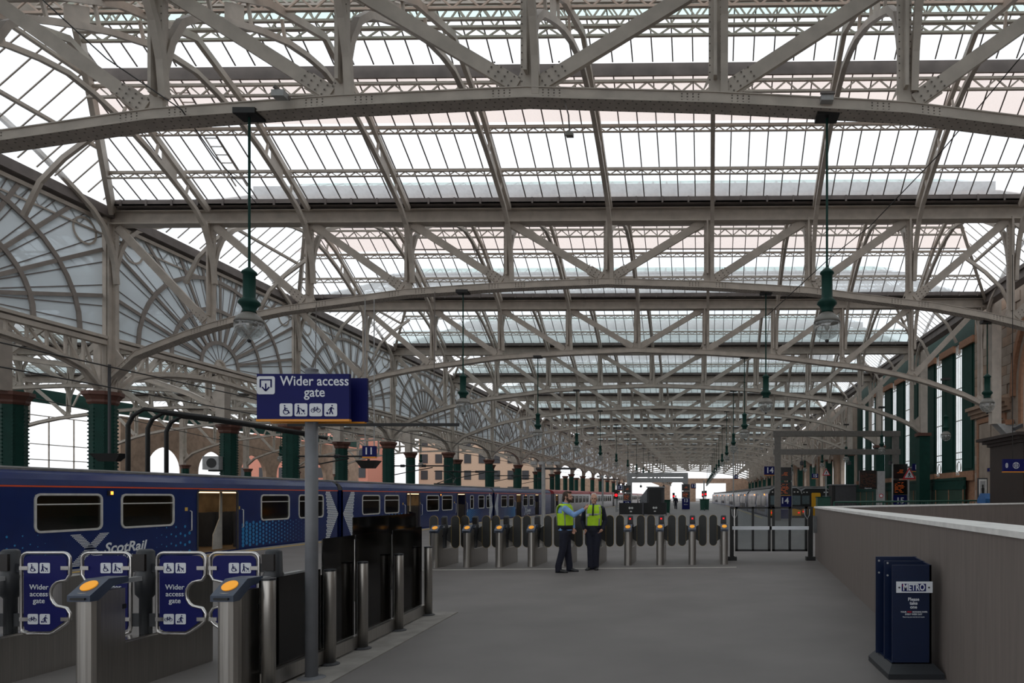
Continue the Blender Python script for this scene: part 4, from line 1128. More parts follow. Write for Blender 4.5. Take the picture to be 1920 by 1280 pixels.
    if logo:
        b = MB(); yc, zc0 = logo
        for j in range(22):
            z = zc0-.38+j*.035; v = (j-11)/11
            for sg in (-1, 1):
                for k in range(-4, 5):
                    y = yc+sg*v*.42+k*.03
                    b.add([(.006, y, z), (.006, y+.024, z), (.006, y+.024, z+.02), (.006, y, z+.02)], [(0, 1, 2, 3)])
        b.build('saltire_logo', M['saltire'], t, kind='stuff')
        text('ScotRail', .36, M['saltire'], (.008, yc+.38, zc0-.02), (0, 1, 0), (0, 0, 1), t, bold=.022, align='LEFT', shear=.25, sx=1.08)
        text("Scotland's Railway", .13, M['saltire'], (.008, yc+.55, zc0-.26), (0, 1, 0), (0, 0, 1), t, bold=.02, align='LEFT', shear=.2, sx=.9)
    return t
XT = -14.7
GT = 'carriages of the blue train at the left platform'
y0 = 7.4
def rel(lst, o): return [(a-o, c-o) for a, c in lst]
car('train_carriage', 'nearest blue carriage with the white ScotRail logo, an open door and dotted pattern', XT, y0, 20.2, rel([(11.0, 12.6), (15.0, 16.67), (17.25, 18.95), (22.75, 24.3), (24.9, 26.5)], y0), rel([(19.86, 21.6), (12.95, 14.3)][:1], y0), 'blue', GT, salt=(False, True), logo=(16.35-y0, .42), dots=[(21.85-y0, 25.4-y0, 1), (19.55-y0, 18.2-y0, .5), (13.2-y0, 15.4-y0, .5)], lamps=(16.9-y0,))
y1 = 27.95
car('train_carriage', 'second blue carriage, between the two dark train junctions', XT, y1, 20.4, rel([(29.6, 31.2), (31.7, 33.2), (36.6, 38.3), (38.8, 40.4), (43.6, 44.2), (45.2, 46.4), (46.9, 48.0)], y1), rel([(34.1, 35.7), (41.2, 42.7)], y1), 'blue', GT, dots=[(33.7-y1, 31-y1, .5), (43-y1, 46.5-y1, 1)], lamps=(37.3-y1+1.2,))
y2 = 48.75
car('train_carriage', 'third blue carriage, ending where the red topped train begins', XT, y2, 18.6, rel([(50.4, 51.9), (52.4, 53.8), (56.7, 58.2), (58.8, 60.2), (63.5, 64.6)], y2), rel([(54.6, 56.1), (60.9, 62.3)], y2), 'blue', GT, salt=(True, False), dots=[(54.2-y2, 50.2-y2, 1)], lamps=(57.4-y2,), logo=(57.6-y2, .5))
for k, y in enumerate((27.6, 48.35)):
    b = MB(); b.box(XT-2.5, XT-.2, y+.005, y+.345, -.9, 2.2); tag(b.build('gangway_bellows', M['black']), ['black bellows between the first and second blue carriages', 'black bellows between the second and third blue carriages'][k], 'gangway')
for k in range(5):
    ya = 69+k*23.5
    car('train_carriage', ['silver carriage with a red roof edge just beyond the blue train', 'second silver carriage beyond the blue train', 'third silver carriage, behind the two men', 'fourth silver carriage, near the platform twelve sign', 'last silver carriage in the distance at left'][k], XT, ya, 22.9, [(1.2+i*2.6, 3.2+i*2.6) for i in range(8) if i not in (0,)], [(.6, 1.9)], 'silver', 'carriages of the silver and red train', salt=(False, False))
# right hand trains with cab fronts facing the camera
def cab(t, L, w=2.75):
    b = MB()   # dark mask, face at local y=0
    pts = [(0, -.1), (0, 1.9), (-.12, 2.2), (-.45, 2.4), (-w+.45, 2.4), (-w+.12, 2.2), (-w, 1.9), (-w, -.1)]
    b.prism(pts, .3, (1, 0, 0), (0, 0, 1), (0, -.16, 0)); m_ = b.build('cab_front', M['black'], t)
    cx = -w/2
    b = MB(); b.path([(p[0], -.33, p[1]) for p in pts[1:7]], .05, .07, (0, 1, 0)); b.build('cab_rim', M['pole_pale'], m_)
    b = MB(); b.prism([(cx+p[0], 1.0+p[1]) for p in rrect(.8, 2.0, .1, 3)], .12, (1, 0, 0), (0, 0, 1), (0, -.36, 0)); g = b.build('gangway_door', M['yellow'], m_)
    b = MB(); b.box(cx-.01, cx+.01, -.43, -.42, .05, 1.95); b.build('door_seam', M['yellow_line'], g)
    for sg in (-1, 1):
        c0 = cx+sg*.9
        b = MB(); b.box(c0-.33, c0+.33, -.34, -.31, 1.0, 1.75); b.build('windscreen', M['windscreen'], m_)
        b = MB(); b.prism([(c0-.4, .1), (c0+.4, .1), (c0+.4, .55), (c0-.4 if sg > 0 else c0-.1, .75 if sg > 0 else .7)] if sg > 0 else [(c0-.4, .1), (c0+.4, .1), (c0+.4, .75), (c0-.4, .55)], .08, (1, 0, 0), (0, 0, 1), (0, -.33, 0)); b.build('yellow_panel', M['yellow'], m_)
        for z in (2.05,):
            for dx in (-.15, .12): b = MB(); b.cbox((c0+dx, -.33, z), .12, .05, .1); b.build('headlamp', M['frame_white'], m_)
        b = MB(); b.cbox((c0+sg*.2, -.39, .35), .13, .05, .1); b.build('tail_lamp', M['led_red'], m_)
# for right hand trains the visible side faces -X: mirror by rotating 180 deg is avoided; build mirrored car
def rcar(x, y, L, label, group, front=False, yaw=0):
    t = thing('train_carriage', label, 'train carriage', (x, y, 0), yaw, group)
    w = 2.75
    b = MB(); b.box(0, w, 0, L, -.15, 1.95)
    for (xa, za), (xb, zz) in zip([(0, 1.95), (.12, 2.22), (.45, 2.42), (w/2, 2.5), (w-.45, 2.42), (w-.12, 2.22)], [(.12, 2.22), (.45, 2.42), (w/2, 2.5), (w-.45, 2.42), (w-.12, 2.22), (w, 1.95)]): b.quad((xa, 0, za), (xa, L, za), (xb, L, zz), (xb, 0, zz))
    b.build('body', M['silver'], t, True)
    b = MB(); b.box(.25, w-.25, .4, L-.4, -1.0, -.15); b.build('underframe', M['train_dark'], t)
    b = MB(); b.box(.3, w-.3, 1, L-1, 2.4, 2.6); b.build('roof_equipment', M['train_roof'], t)
    n = int(L/5.5)
    for i in range(n):
        ya = 1.2+i*(L-2)/n
        if i % 2 == 0:
            b = MB(); b.box(-.02, .0, ya+1.6, ya+4.4, .85, 1.75); b.build('window', M['screen'], t)
            b = MB(); b.box(-.03, .0, ya, ya+1.3, .0, 1.9); d = b.build('door', M['train'], t)
            b = MB(); b.box(-.04, -.028, ya+.15, ya+.55, .9, 1.7); b.box(-.04, -.028, ya+.75, ya+1.15, .9, 1.7); b.build('door_window', M['screen'], d)
            b = MB(); b.cbox((-.04, ya+1.75, 1.85), .05, .16, .12); b.build('indicator', M['fire_glow'], t)
        else:
            b = MB(); b.box(-.02, .0, ya, ya+4.2, .85, 1.75); b.build('window', M['screen'], t)
    b = MB(); b.box(-.015, 0, 0, L, -.15, .35); b.build('blue_skirt', M['train'], t)
    if front:
        c = bpy.data.objects.new('cab', None); COL.objects.link(c); c.parent = t; c.location = (w, 0, 0)
        # build face directly under the carriage
        COLS = len(t.children)
        bpy.data.objects.remove(c)
        e = t
        # shift helper geometry by +w
        global _shift
        cab_shift(e, w)
        b = MB(); b.box(-.02, .0, .1, 1.6, .35, 1.9); b.build('cab_side', M['train'], t)
    return t
def cab_shift(t, w):
    before = set(t.children)
    cab(t, 0, w)
    for o in set(t.children)-before: o.location.x += w
GR14, GR15 = 'carriages of the train at platform fourteen', 'carriages of the train at platform fifteen'
for k in range(5):
    rcar(5.75-.25*k*k*.35, 56+k*23.3, 23, ['front carriage of the platform fourteen train, facing the camera with a yellow corridor door', 'second carriage of the platform fourteen train', 'third carriage of the platform fourteen train', 'fourth carriage of the platform fourteen train', 'last visible carriage of the platform fourteen train'][k], GR14, k == 0, .01*k)
for k in range(3):
    rcar(8.95, 60+k*23.3, 23, ['front carriage of the platform fifteen train, its yellow corridor door beside the grey box', 'second carriage of the platform fifteen train', 'third carriage of the platform fifteen train'][k], GR15, k == 0)

# ------------------------------------------------------------------ platform totems, signs, boards
def plat_sign(x, y, Y, w, h, s, label, size=.8, hang=None, arm=None):
    p = W(x, y, Y); t = thing('platform_sign', label, 'sign', p)
    b = MB(); b.box(-w/2, w/2, -.06, .06, -h/2, h/2); f = b.build('panel', M['sign_blue'], t)
    b = MB(); b.box(-w/2, w/2, -.065, .065, -h/2-.05, -h/2); b.build('orange_strip', M['sign_orange'], t)
    text(s, h*size*1.15, M['sign_white'], (0, -.063, 0), parent=f, bold=.02)
    if arm: b = MB(); b.box(min(0, arm), max(0, arm), .06, .1, -.05, .05); b.build('bracket', M['pole_pale'], t)
    if hang: 
        b = MB()
        for dx in (-w*.35, w*.35): b.tube([(dx, 0, h/2), (dx, 0, hang-p.z)], .02, 6)
        b.build('hanger', M['pole_pale'], t)
    return t
plat_sign(693, 846, 22.95, .44, .36, '11', 'small navy hanging sign reading 11, above the train roof', hang=zc(-7.9)-.2)
plat_sign(1443, 882, 50, .8, .62, '14', 'navy sign reading 14 mounted left of the platform fourteen displays', arm=.6)
plat_sign(1720, 876, 47, .72, .5, '15', 'navy sign reading 15 behind the right warning triangle', arm=-.68)
plat_sign(1163, 914, 66, .5, .5, '12', 'small distant navy sign reading 12', arm=.27)
plat_sign(1300.5, 911, 86, .6, .6, '13', 'distant navy square sign with thirteen, right of the central totem screens', arm=-.47)
plat_sign(1379, 894, 76.4, .6, .45, '14', 'tiny distant sign reading 14 over the train', hang=8.6)
plat_sign(1528, 892, 65.6, .6, .45, '15', 'tiny distant sign reading 15 over the right hand train', hang=7.1)
def lines(par, x0, x1, z0, z1, y, n, m='led', frac=1.0, seed=1):
    r = random.Random(seed); b = MB(); dz = (z1-z0)/n
    for i in range(n):
        xx = x0
        while xx < x0+(x1-x0)*frac-.01:
            wd = r.uniform(.03, .14)*(x1-x0)/.8; e = min(xx+wd, x1)
            if r.random() < .7: b.box(xx, e, y-.004, y, z0+dz*i+dz*.35, z0+dz*i+dz*.5)
            xx = e+(x1-x0)*.03
    return b.build('display_text', M[m], par)
def totem(x, Y, num, w, label, top_y, zb=0, hb=True):
    X = (x-VX)/F*Y; zt = EYE+(VY-top_y)/F*Y; t = thing('platform_totem', label, 'information display', (X, Y, 0))
    b = MB(); b.box(-w/2-.05, -w/2+.02, -.1, .1, 0, zt); b.box(w/2-.02, w/2+.05, -.1, .1, 0, zt); b.build('frame', M['pole_pale'], t)
    H = zt
    for k, (a, c) in enumerate(((.74, .99), (.46, .71))):
        b = MB(); b.box(-w/2, w/2, -.12, .08, H*a, H*c); s_ = b.build('screen', M['screen'], t)
        b = MB()
        if k == 0: lines(s_, -w*.22, w*.22, H*(a+.09), H*(c-.09), -.12, 3, frac=1, seed=k+3)
        else: lines(s_, -w*.4, w*.4, H*(a+.03), H*(c-.03), -.12, 8, frac=.8, seed=k+3)
    b = MB(); b.box(-w/2-.01, w/2+.01, -.1, .1, .05, H*.45); p_ = b.build('number_panel', M['sign_blue'], t)
    text(num, w*.62, M['sign_white'], (0, -.103, H*.35), parent=p_, bold=.02)
    text('Platform', w*.15, M['sign_white'], (0, -.103, H*.2), parent=p_, bold=.02)
    return t
totem(1471, 50, '14', 1.0, 'tall platform 14 display totem with two orange text screens, behind the side gate', 875)
totem(1687, 47, '15', .95, 'platform 15 display totem with two screens, behind the parapet', 869)
totem(1286, 86, '13', .95, 'distant platform 13 totem with two small screens', 907)
totem(1176, 66, '12', .72, 'distant platform 12 totem with two screens, left of the black barriers', 909)
# gantries
def gantry(label, x0, x1, Y, y1, y2, sz, m='steel'):
    a, c = (x0-VX)/F*Y, (x1-VX)/F*Y; z1 = EYE+(VY-y1)/F*Y; z2 = EYE+(VY-y2)/F*Y
    t = thing('gantry', label, 'gantry', ((a+c)/2, Y, 0)); h = (c-a)/2
    for z in (z1, z2): b = MB(); b.box(-h, h, -sz, sz, z-sz, z+sz); b.build('crossbeam', M[m], t)
    for s_ in (-1, 1):
        b = MB(); xx = s_*(h-.3); b.box(xx-sz*1.1, xx+sz*1.1, -sz*.9, sz*.9, 0, z1+.1); b.build('upright', M[m], t)
    for s_ in (-.55, .2, .85):
        b = MB(); b.lathe([(.02, z2-sz), (.02, z2-.6), (.14, z2-.7), (.14, z2-.9), (.04, z2-.95)], (s_*h, 0, 0), 8); b.build('hanging_camera', M['grey_box'], t)
    return t
gantry('grey steel gantry with two crossbeams over platforms fourteen and fifteen', 1450, 1687, 47.5, 813, 847, .19, 'gantry')
gantry('distant pale gantry with two crossbeams in the centre of the hall', 1176, 1290, 88, 890, 900, .28, 'pole_pale')
def warning(x, y, Y, sc, label):
    p = W(x, y, Y); t = thing('warning_sign', label, 'sign', (p.x, Y, 0))
    b = MB(); b.lathe([(.05, 0), (.05, p.z+.3)], seg=8); b.build('post', M['pole_pale'], t)
    s_ = sc; tri = [(-s_/2, -s_*.40), (s_/2, -s_*.40), (0, s_*.47)]
    b = MB(); b.prism(tri, .03, (1, 0, 0), (0, 0, 1), (0, -.08, p.z)); r = b.build('red_triangle', M['sign_red'], t)
    b = MB(); b.prism([(q[0]*.68, q[1]*.68-s_*.02) for q in tri], .02, (1, 0, 0), (0, 0, 1), (0, -.1, p.z)); w_ = b.build('white_triangle', M['sign_white'], r)
    g = MB(); yy = -.115
    def ln(a, c, th): g.beam((a[0]*s_, yy, p.z+a[1]*s_), (c[0]*s_, yy, p.z+c[1]*s_), th*s_, .006, side=(c[1]-a[1]+1e-5, 0, -(c[0]-a[0])))
    ln((0, .08), (0, -.08), .08); ln((0, -.06), (-.09, -.24), .05); ln((0, -.06), (.09, -.24), .05); ln((0, .05), (-.1, -.05), .04); ln((0, .05), (.1, -.05), .04); ln((0, .12), (0, .16), .06)
    g.build('walking_figure', M['black'], w_)
warning(1704, 888, 45.5, .92, 'red bordered walking figure triangle beside the platform 15 totem')
warning(1549, 885, 50, .62, 'red bordered walking figure triangle left of the grey box')
# departure board + pillar
p = W(1627, 899, 40); t = thing('departure_board', 'black hanging departure board with rows of orange text behind the parapet', 'departure board', (p.x, 40, 0))
b = MB(); b.box(-.5, .5, -.1, .1, p.z-.55, p.z+.55); s_ = b.build('screen', M['screen'], t); lines(s_, -.45, .45, p.z-.42, p.z+.42, -.1, 14, m='led_dim', frac=.95, seed=9)
text('Departures', .09, M['sign_white'], (0, -.103, p.z-.5), parent=s_)
b = MB(); b.box(.53, .98, -.15, .15, 0, p.z+.5); b.build('pillar', M['pole_pale'], t)
b = MB(); b.prism([(.12*cos(2*pi*k/16), .12*sin(2*pi*k/16)) for k in range(16)], .01, (1, 0, 0), (0, 0, 1), (.75, -.16, p.z-.95)); nn = b.build('no_smoking_notice', M['sign_red'], t)
b = MB(); b.prism([(.08*cos(2*pi*k/16), .08*sin(2*pi*k/16)) for k in range(16)], .01, (1, 0, 0), (0, 0, 1), (.75, -.168, p.z-.95)); b.build('notice_face', M['sign_white'], nn)
# grey kiosk box
p = W(1582, 929, 42); t = thing('kiosk_box', 'dark grey metal cabinet behind the parapet, left of the departure board', 'cabinet', (p.x, 42, 0))
b = MB(); b.box(-.52, .75, 0, 1.2, 0, 2.4); b.build('casing', M['grey_box'], t)
b = MB(); b.box(-.72, -.53, .05, 1.1, 0, 2.35); b.build('side_door', M['black'], t)
b = MB(); b.box(-.78, .78, -.05, 1.25, 2.38, 2.44); b.build('lid', M['pole'], t)
t = thing('green_cabinet', 'low dark green cabinet between the yellow train door and the grey box', 'cabinet', ((1545-VX)/F*40, 40, 0))
b = MB(); b.box(-.38, .38, 0, .6, 0, 1.62); b.build('casing', M['green_rail'], t)
b = MB(); b.box(-.41, .41, -.03, .63, 1.62, 1.67); b.build('lid', M['green'], t)
# green hoarding, railing
t = thing('hoarding', 'dark green timber hoarding with orange battens below the green wall', 'hoarding', (15.3, 0, 0))
for k in range(12):
    y = 39+k*2.25; b = MB(); b.box(-.05, .05, y, y+2.2, 0, 2.1); p_ = b.build('panel', M['wood_green'], t)
    b = MB(); b.box(-.08, -.05, y, y+.08, 0, 2.1); b.build('batten', M['stone_trim'], p_)
b = MB(); b.box(-.1, .06, 38.9, 66, 2.1, 2.3); b.box(-.08, .05, 38.9, 66, 2.65, 2.8); b.box(-.04, .04, 38.9, 66, 2.3, 2.65); b.build('top_band', M['green'], t)
t = thing('railing', 'green metal railing just above the parapet at right', 'railing', (0, 0, 0))
b = MB(); b.tube([(5.0, 25, 1.48), (13.6, 30, 1.52)], .035, 8); b.build('top_rail', M['green_rail'], t)
b = MB()
for k in range(44):
    f_ = k/43; b.beam((5+8.6*f_, 25+5*f_, .1), (5+8.6*f_, 25+5*f_, 1.46), .02, .02)
b.build('balusters', M['green_rail'], t, kind='stuff')
for k in range(5):
    f_ = k/4; b = MB(); b.tube([(5+8.6*f_, 25+5*f_, 0), (5+8.6*f_, 25+5*f_, 1.5)], .035, 8); b.build('post', M['green_rail'], t)
# poster stand
p = W(1842, 915, 33.2); t = thing('poster_stand', 'framed black and white poster leaning by the stone wall', 'poster', (p.x, 33.2, 0))
b = MB(); b.box(-.24, .24, -.04, .04, .3, p.z+.5); f_ = b.build('frame', M['grey_box'], t)
b = MB(); b.box(-.19, .19, -.05, -.04, p.z-.45, p.z+.44); q_ = b.build('poster', M['white_paper'], f_)
b = MB(); b.box(-.13, .13, -.054, -.05, p.z-.4, p.z+.36); g_ = b.build('picture', M['pole_pale'], q_)
b = MB(); b.prism([(-.04, -.38), (.05, -.38), (.07, -.02), (.03, .05), (.04, .14), (0, .2), (-.05, .13), (-.03, .05), (-.07, -.03)], .004, (1, 0, 0), (0, 0, 1), (0, -.057, p.z)); b.build('figure', M['black'], g_)
for s_ in (-.2, .2): b = MB(); b.box(s_-.02, s_+.02, -.02, .02, 0, .32); b.build('leg', M['grey_box'], t)
# wheelie bins
for x, m_, lab in ((1861, 'blue_lid', 'large wheeled bin with a blue lid by the stone wall'), (1888, 'green_lid', 'large wheeled bin with a green lid beside the blue one')):
    Y = 28.3 if x < 1870 else 27.1; X = (x-VX)/F*Y; t = thing('wheeled_bin', lab, 'bin', (X, Y, 0), 0, 'wheeled bins at the right')
    b = MB(); b.add([(-.34, -.3, .12), (.34, -.3, .12), (.34, .3, .12), (-.34, .3, .12), (-.42, -.38, 1.42), (.42, -.38, 1.42), (.42, .38, 1.42), (-.42, .38, 1.42)], [(3, 2, 1, 0), (4, 5, 6, 7), (0, 1, 5, 4), (1, 2, 6, 5), (2, 3, 7, 6), (3, 0, 4, 7)]); b.build('body', M['grey_box' if m_ == 'blue_lid' else 'green_lid'], t)
    b = MB(); b.prism([(-.42, 1.4), (.42, 1.4), (.42, 1.55), (.1, 1.82), (-.3, 1.82), (-.42, 1.6)], .95, (0, 1, 0), (0, 0, 1), (0, 0, 0)); b.build('lid', M[m_], t)
    for sx in (-.28, .28): b = MB(); b.tube([(sx-.03, .25, .09), (sx+.03, .25, .09)], .09, 12); b.build('wheel', M['black'], t)
    for sx in (-.28, .28): b = MB(); b.tube([(sx-.03, -.22, .07), (sx+.03, -.22, .07)], .07, 10); b.build('wheel', M['black'], t)
# brown kiosk with cornice, rail sign
t = thing('kiosk', 'dark brown timber kiosk with a heavy cornice cut by the right edge', 'kiosk', (10.45, 21.8, 0))
b = MB(); b.box(0, 2.4, 0, 2.5, 0, 3.45); b.build('body', M['brown'], t)
b = MB()
for k, (d, z0, z1) in enumerate(((.08, 3.45, 3.55), (.2, 3.55, 3.65), (.36, 3.65, 3.75))): b.box(-d, 2.4+d, -d, 2.5+d, z0, z1)
b.build('cornice', M['brown'], t)
b = MB(); b.box(-.04, 2.44, -.04, 0, 2.55, 2.65); b.box(.15, .22, -.03, 0, 0, 3.4); b.box(1.1, 1.17, -.03, 0, 0, 3.4); b.build('moulding', M['brown'], t)
b = MB(); b.beam((-.45, -.3, 3.83), (-.1, -.1, 3.98), .1, .1); b.build('camera', M['grey_box'], t)
p = W(1880, 873, 20.5); t = thing('rail_sign', 'navy hanging sign with a white train track symbol at the right edge', 'sign', p)
b = MB(); b.box(0, 1.5, -.05, .05, -.17, .2); f_ = b.build('panel', M['sign_blue'], t)
b = MB(); b.box(0, 1.5, -.055, .055, -.2, -.17); b.build('orange_strip', M['sign_orange'], t)
picto('rail', .26, (.38, -.052, .01), f_, 'sign_blue', 'sign_white'); picto('rail', .2, (.1, -.052, .01), f_, 'sign_blue', 'sign_white', sx=.5)
text('Trains\nPlatforms', .12, M['sign_white'], (.62, -.053, .01), parent=f_, align='LEFT')
b = MB(); 
for dx in (.3, 1.3): b.tube([(dx, 0, .2), (dx, 0, 9.0-p.z)], .012, 6)
b.build('hanger', M['cable'], t)
p = W(1873, 878, 34.2); t = thing('notice', 'small dark blue notice plate on the stone panel', 'sign', (XR-.17, 35.3, p.z))
b = MB(); b.box(-.02, 0, -.65, .65, -.09, .09); f_ = b.build('plate', M['sign_blue'], t); text('Platforms 9 - 15', .1, M['sign_white'], (-.022, 0, 0), (0, -1, 0), (0, 0, 1), f_)
# pale switch box at kiosk
t = thing('switch_box', 'pale grey switch box left of the brown kiosk', 'electrical box', W(1892, 910, 26)); b = MB(); b.box(-.2, .2, 0, .2, -.25, .3); b.build('casing', M['pale_box'], t); b = MB(); b.box(-.03, .03, .05, .12, -2.0, -.25); b.build('stem', M['pole_pale'], t)

# ------------------------------------------------------------------ middle distance clutter
def barrier(x, Y, w, label):
    X = (x-VX)/F*Y; t = thing('crowd_barrier', label, 'barrier', (X, Y, 0), 0, 'black fabric barriers')
    b = MB(); b.box(-w/2, w/2, -.02, .02, .12, 1.12); f_ = b.build('banner', M['black'], t)
    b = MB()
    for dx in (-.09, .09): b.disc((dx*1.2, -.025, .68), .1, (1, 0, 0), (0, 0, 1), 14)
    b.box(-.09, .09, -.026, -.024, .32, .42)
    b.build('white_roundel_print', M['white_paper'], f_)
    for s_ in (-1, 1): b = MB(); b.box(s_*w/2-.03, s_*w/2+.03, -.03, .03, 0, 1.18); b.box(s_*w/2-.03, s_*w/2+.03, -.25, .25, 0, .04); b.build('upright', M['grey_box'], t)
barrier(1183, 59, 2.0, 'left black fabric barrier in the middle distance'); barrier(1228, 60, 2.0, 'right black fabric barrier in the middle distance')
t = thing('coffee_kiosk', 'dark boxy kiosk standing behind the black barriers', 'kiosk', ((1229-VX)/F*63, 63, 0))
b = MB(); b.box(-.75, .75, 0, 1.8, 0, 2.5); b.build('body', M['grey_box'], t)
b = MB(); b.box(-.85, .85, -.1, 1.9, 2.5, 2.6); b.build('roof', M['pole_pale'], t)
b = MB(); b.box(-.6, .55, -.03, 0, 1.05, 2.3); b.build('hatch', M['black'], t)
b = MB(); b.add([(-.78, 0, 0), (-.78, 1.8, 0), (-1.5, 1.8, 0), (-1.5, 0, 0), (-.78, 0, 2.4), (-.78, 1.8, 2.4), (-1.4, 1.8, 1.6), (-1.4, 0, 1.6)], [(0, 1, 2, 3), (4, 7, 6, 5), (0, 3, 7, 4), (1, 5, 6, 2), (3, 2, 6, 7)]); b.build('side_awning', M['pole'], t)
for x, Y, lab in ((1206, 66, 'green wheeled bin behind the left barrier'), (1251, 66, 'green wheeled bin right of the dark kiosk'), (1317, 80, 'dark green bin right of the platform 13 totem'), (1325, 81.5, 'bright green bin furthest right of the pair')):
    t = thing('litter_bin', lab, 'bin', ((x-VX)/F*Y, Y, 0), 0, 'green bins in the middle distance')
    b = MB(); b.add([(-.24, -.24, .08), (.24, -.24, .08), (.24, .24, .08), (-.24, .24, .08), (-.3, -.3, 1.25), (.3, -.3, 1.25), (.3, .3, 1.25), (-.3, .3, 1.25)], [(3, 2, 1, 0), (4, 5, 6, 7), (0, 1, 5, 4), (1, 2, 6, 5), (2, 3, 7, 6), (3, 0, 4, 7)]); b.build('body', M['green_rail'], t)
    b = MB(); b.box(-.33, .33, -.33, .33, 1.25, 1.36); b.build('lid', M['green'], t)
    for sx in (-.22, .22): b = MB(); b.tube([(sx-.03, 0, .08), (sx+.03, 0, .08)], .08, 8); b.build('wheel', M['black'], t)
def mast(x, Y, ytop, label, arm=None, m='pole_pale', r=.09):
    X = (x-VX)/F*Y; zt = EYE+(VY-ytop)/F*Y; t = thing('mast', label, 'mast', (X, Y, 0))
    b = MB(); b.lathe([(r*1.6, 0), (r*1.6, .3), (r, .35), (r, zt)], seg=8); b.build('pole', M[m], t)
    if arm:
        a0, a1 = (arm[0]-VX)/F*Y-X, (arm[1]-VX)/F*Y-X
        b = MB(); b.tube([(a0, 0, zt-.25), (a1, 0, zt-.25)], r*.6, 6); b.build('arm', M['grey_box'], t)
        for k in range(4): b = MB(); b.cbox((a0*.4+k*.35-.3, 0, zt), .22, .3, .14); b.build('floodlight', M['pole_pale'], t)
    return t
mast(1019, 31, 868, 'slim pale mast with cameras and arm, left of the pointing man', (1005, 1080))
mast(1130, 60, 893, 'distant slim mast right of the silver train', (1125, 1160))
mast(1157, 75, 900, 'distant signal mast with a red light', None)
mast(1320, 95, 900, 'distant slim mast beside the green bins', None)
mast(1375, 66, 780, 'tall thin pole rising above the platform fourteen train', None, r=.06)
for x, y, Y, lab in ((1156, 928, 75, 'small red signal lamp on the distant mast'), (1263, 930, 120, 'small red signal lamp near the walking person'), (1318, 927, 110, 'left small red signal lamp right of the platform 13 totem'), (1323, 926, 118, 'right small red signal lamp right of the platform 13 totem')):
    p = W(x, y, Y); t = thing('signal_lamp', lab, 'signal', (p.x, p.y-.32 if Y == 75 else p.y, 0)); b = MB(); b.box(-.2, .2, -.1, .1, p.z-.4, p.z+.6); h = b.build('head', M['black'], t)
    b = MB(); b.disc((0, -.105, p.z), .17, (1, 0, 0), (0, 0, 1)); b.build('red_lens', M['led_red'], h)
    b = MB(); b.lathe([(.07, 0), (.07, p.z-.4)], seg=8); b.build('post', M['pole_pale'], t)
# projector-like hanging box under the 11 sign + one on the left
for x, y, Y, w, lab in ((691, 870, 22.95, .72, 'dark hanging trough lamp beneath the 11 sign'), (205, 857, 22.65, 1.05, 'dark hanging trough lamp above the train roof at left')):
    p = W(x, y, Y); t = thing('trough_lamp', lab, 'lamp', p); h = w/2
    b = MB(); b.add([(-h, -.2, .12), (h, -.2, .12), (h, .2, .12), (-h, .2, .12), (-h*.55, -.1, -.14), (h*.55, -.1, -.14), (h*.55, .1, -.14), (-h*.55, .1, -.14)], [(0, 1, 2, 3), (7, 6, 5, 4), (0, 4, 5, 1), (1, 5, 6, 2), (2, 6, 7, 3), (3, 7, 4, 0)]); b.build('housing', M['black'], t)
    b = MB(); b.box(-.03, .03, -.03, .03, .12, .18 if x > 400 else 3.1); b.build('hanger', M['grey_box'], t)
t = thing('lighting_bar', 'long dark horizontal bar hung under the second truss, right of the wider access sign', 'lighting bar', (-10.9, 22.75, 0))
b = MB(); b.box(-2.9, 2.85, -.04, .04, 4.05, 4.15); b.build('bar', M['black'], t)
for dx in (-2.0, 2.0): b = MB(); b.tube([(dx, 0, 4.1), (dx, .1, zc(-10.9+dx-XC)-.2)], .015, 6); b.build('hanger', M['steel_dark'], t)
# catenary pipes
for k, (x, Y) in enumerate(((240, 21), (277, 22), (312, 23))):
    X = (x-VX)/F*Y; t = thing('catenary_mast', ['leftmost', 'middle', 'rightmost'][k]+' of three dark bent catenary posts behind the train', 'catenary post', (X, Y, 0))
    b = MB(); b.tube([(0, 0, -1), (0, 0, 3.9), (.15, 0, 4.2), (.5, 0, 4.4), (2.2, .6, 4.2), (4.6, 1.6, 3.8)], .065, 8); b.build('tube', M['black'], t, True)
for k, (a, c) in enumerate((((-16.3, -4, 4.75), (-16.3, 150, 4.5)), ((-15.8, -4, 5.2), (-15.8, 150, 5.0)), ((-22, 14, 5.6), (-35, 60, 5.0)))):
    b = MB(); b.tube([a, c], .02, 5); tag(b.build('overhead_wire', M['cable']), ['contact wire running above the blue train', 'upper wire running above the blue train', 'wire slanting across the left arcade', 'low wire crossing behind the train roof'][k], 'wire')
for k in range(5):
    y = Y0+(k+2)*S+.26; t = thing('overhead_line_bracket', f'{ordinal(k)} dark insulated bracket reaching from a column over the blue train', 'bracket', (-20.14, y, 0))
    b = MB(); b.tube([(0, 0, 3.7), (3.7, 0, 3.7)], .05, 6); b.tube([(0, 0, 3.1), (2.6, 0, 3.6)], .035, 6); b.build('tube', M['black'], t)
    for dx in (.5, 1.9):
        b = MB()
        for q in range(4): b.tube([(dx+q*.07, 0, 3.7), (dx+q*.07+.03, 0, 3.7)], .1, 8)
        b.build('insulator', M['grey_box'], t)
# pantograph on second carriage
t = thing('pantograph', 'folded pantograph on the roof of the blue train', 'pantograph', (-16.1, 43, 2.42)); b = MB()
b.tube([(-.5, 0, .1), (-.1, 1.6, .5), (-.1, .3, .85)], .03, 6); b.tube([(.5, 0, .1), (.1, 1.6, .5), (.1, .3, .85)], .03, 6); b.tube([(-.8, .3, .88), (.8, .3, .88)], .03, 6); b.box(-.6, .6, -.3, .3, 0, .1); b.build('frame', M['black'], t)
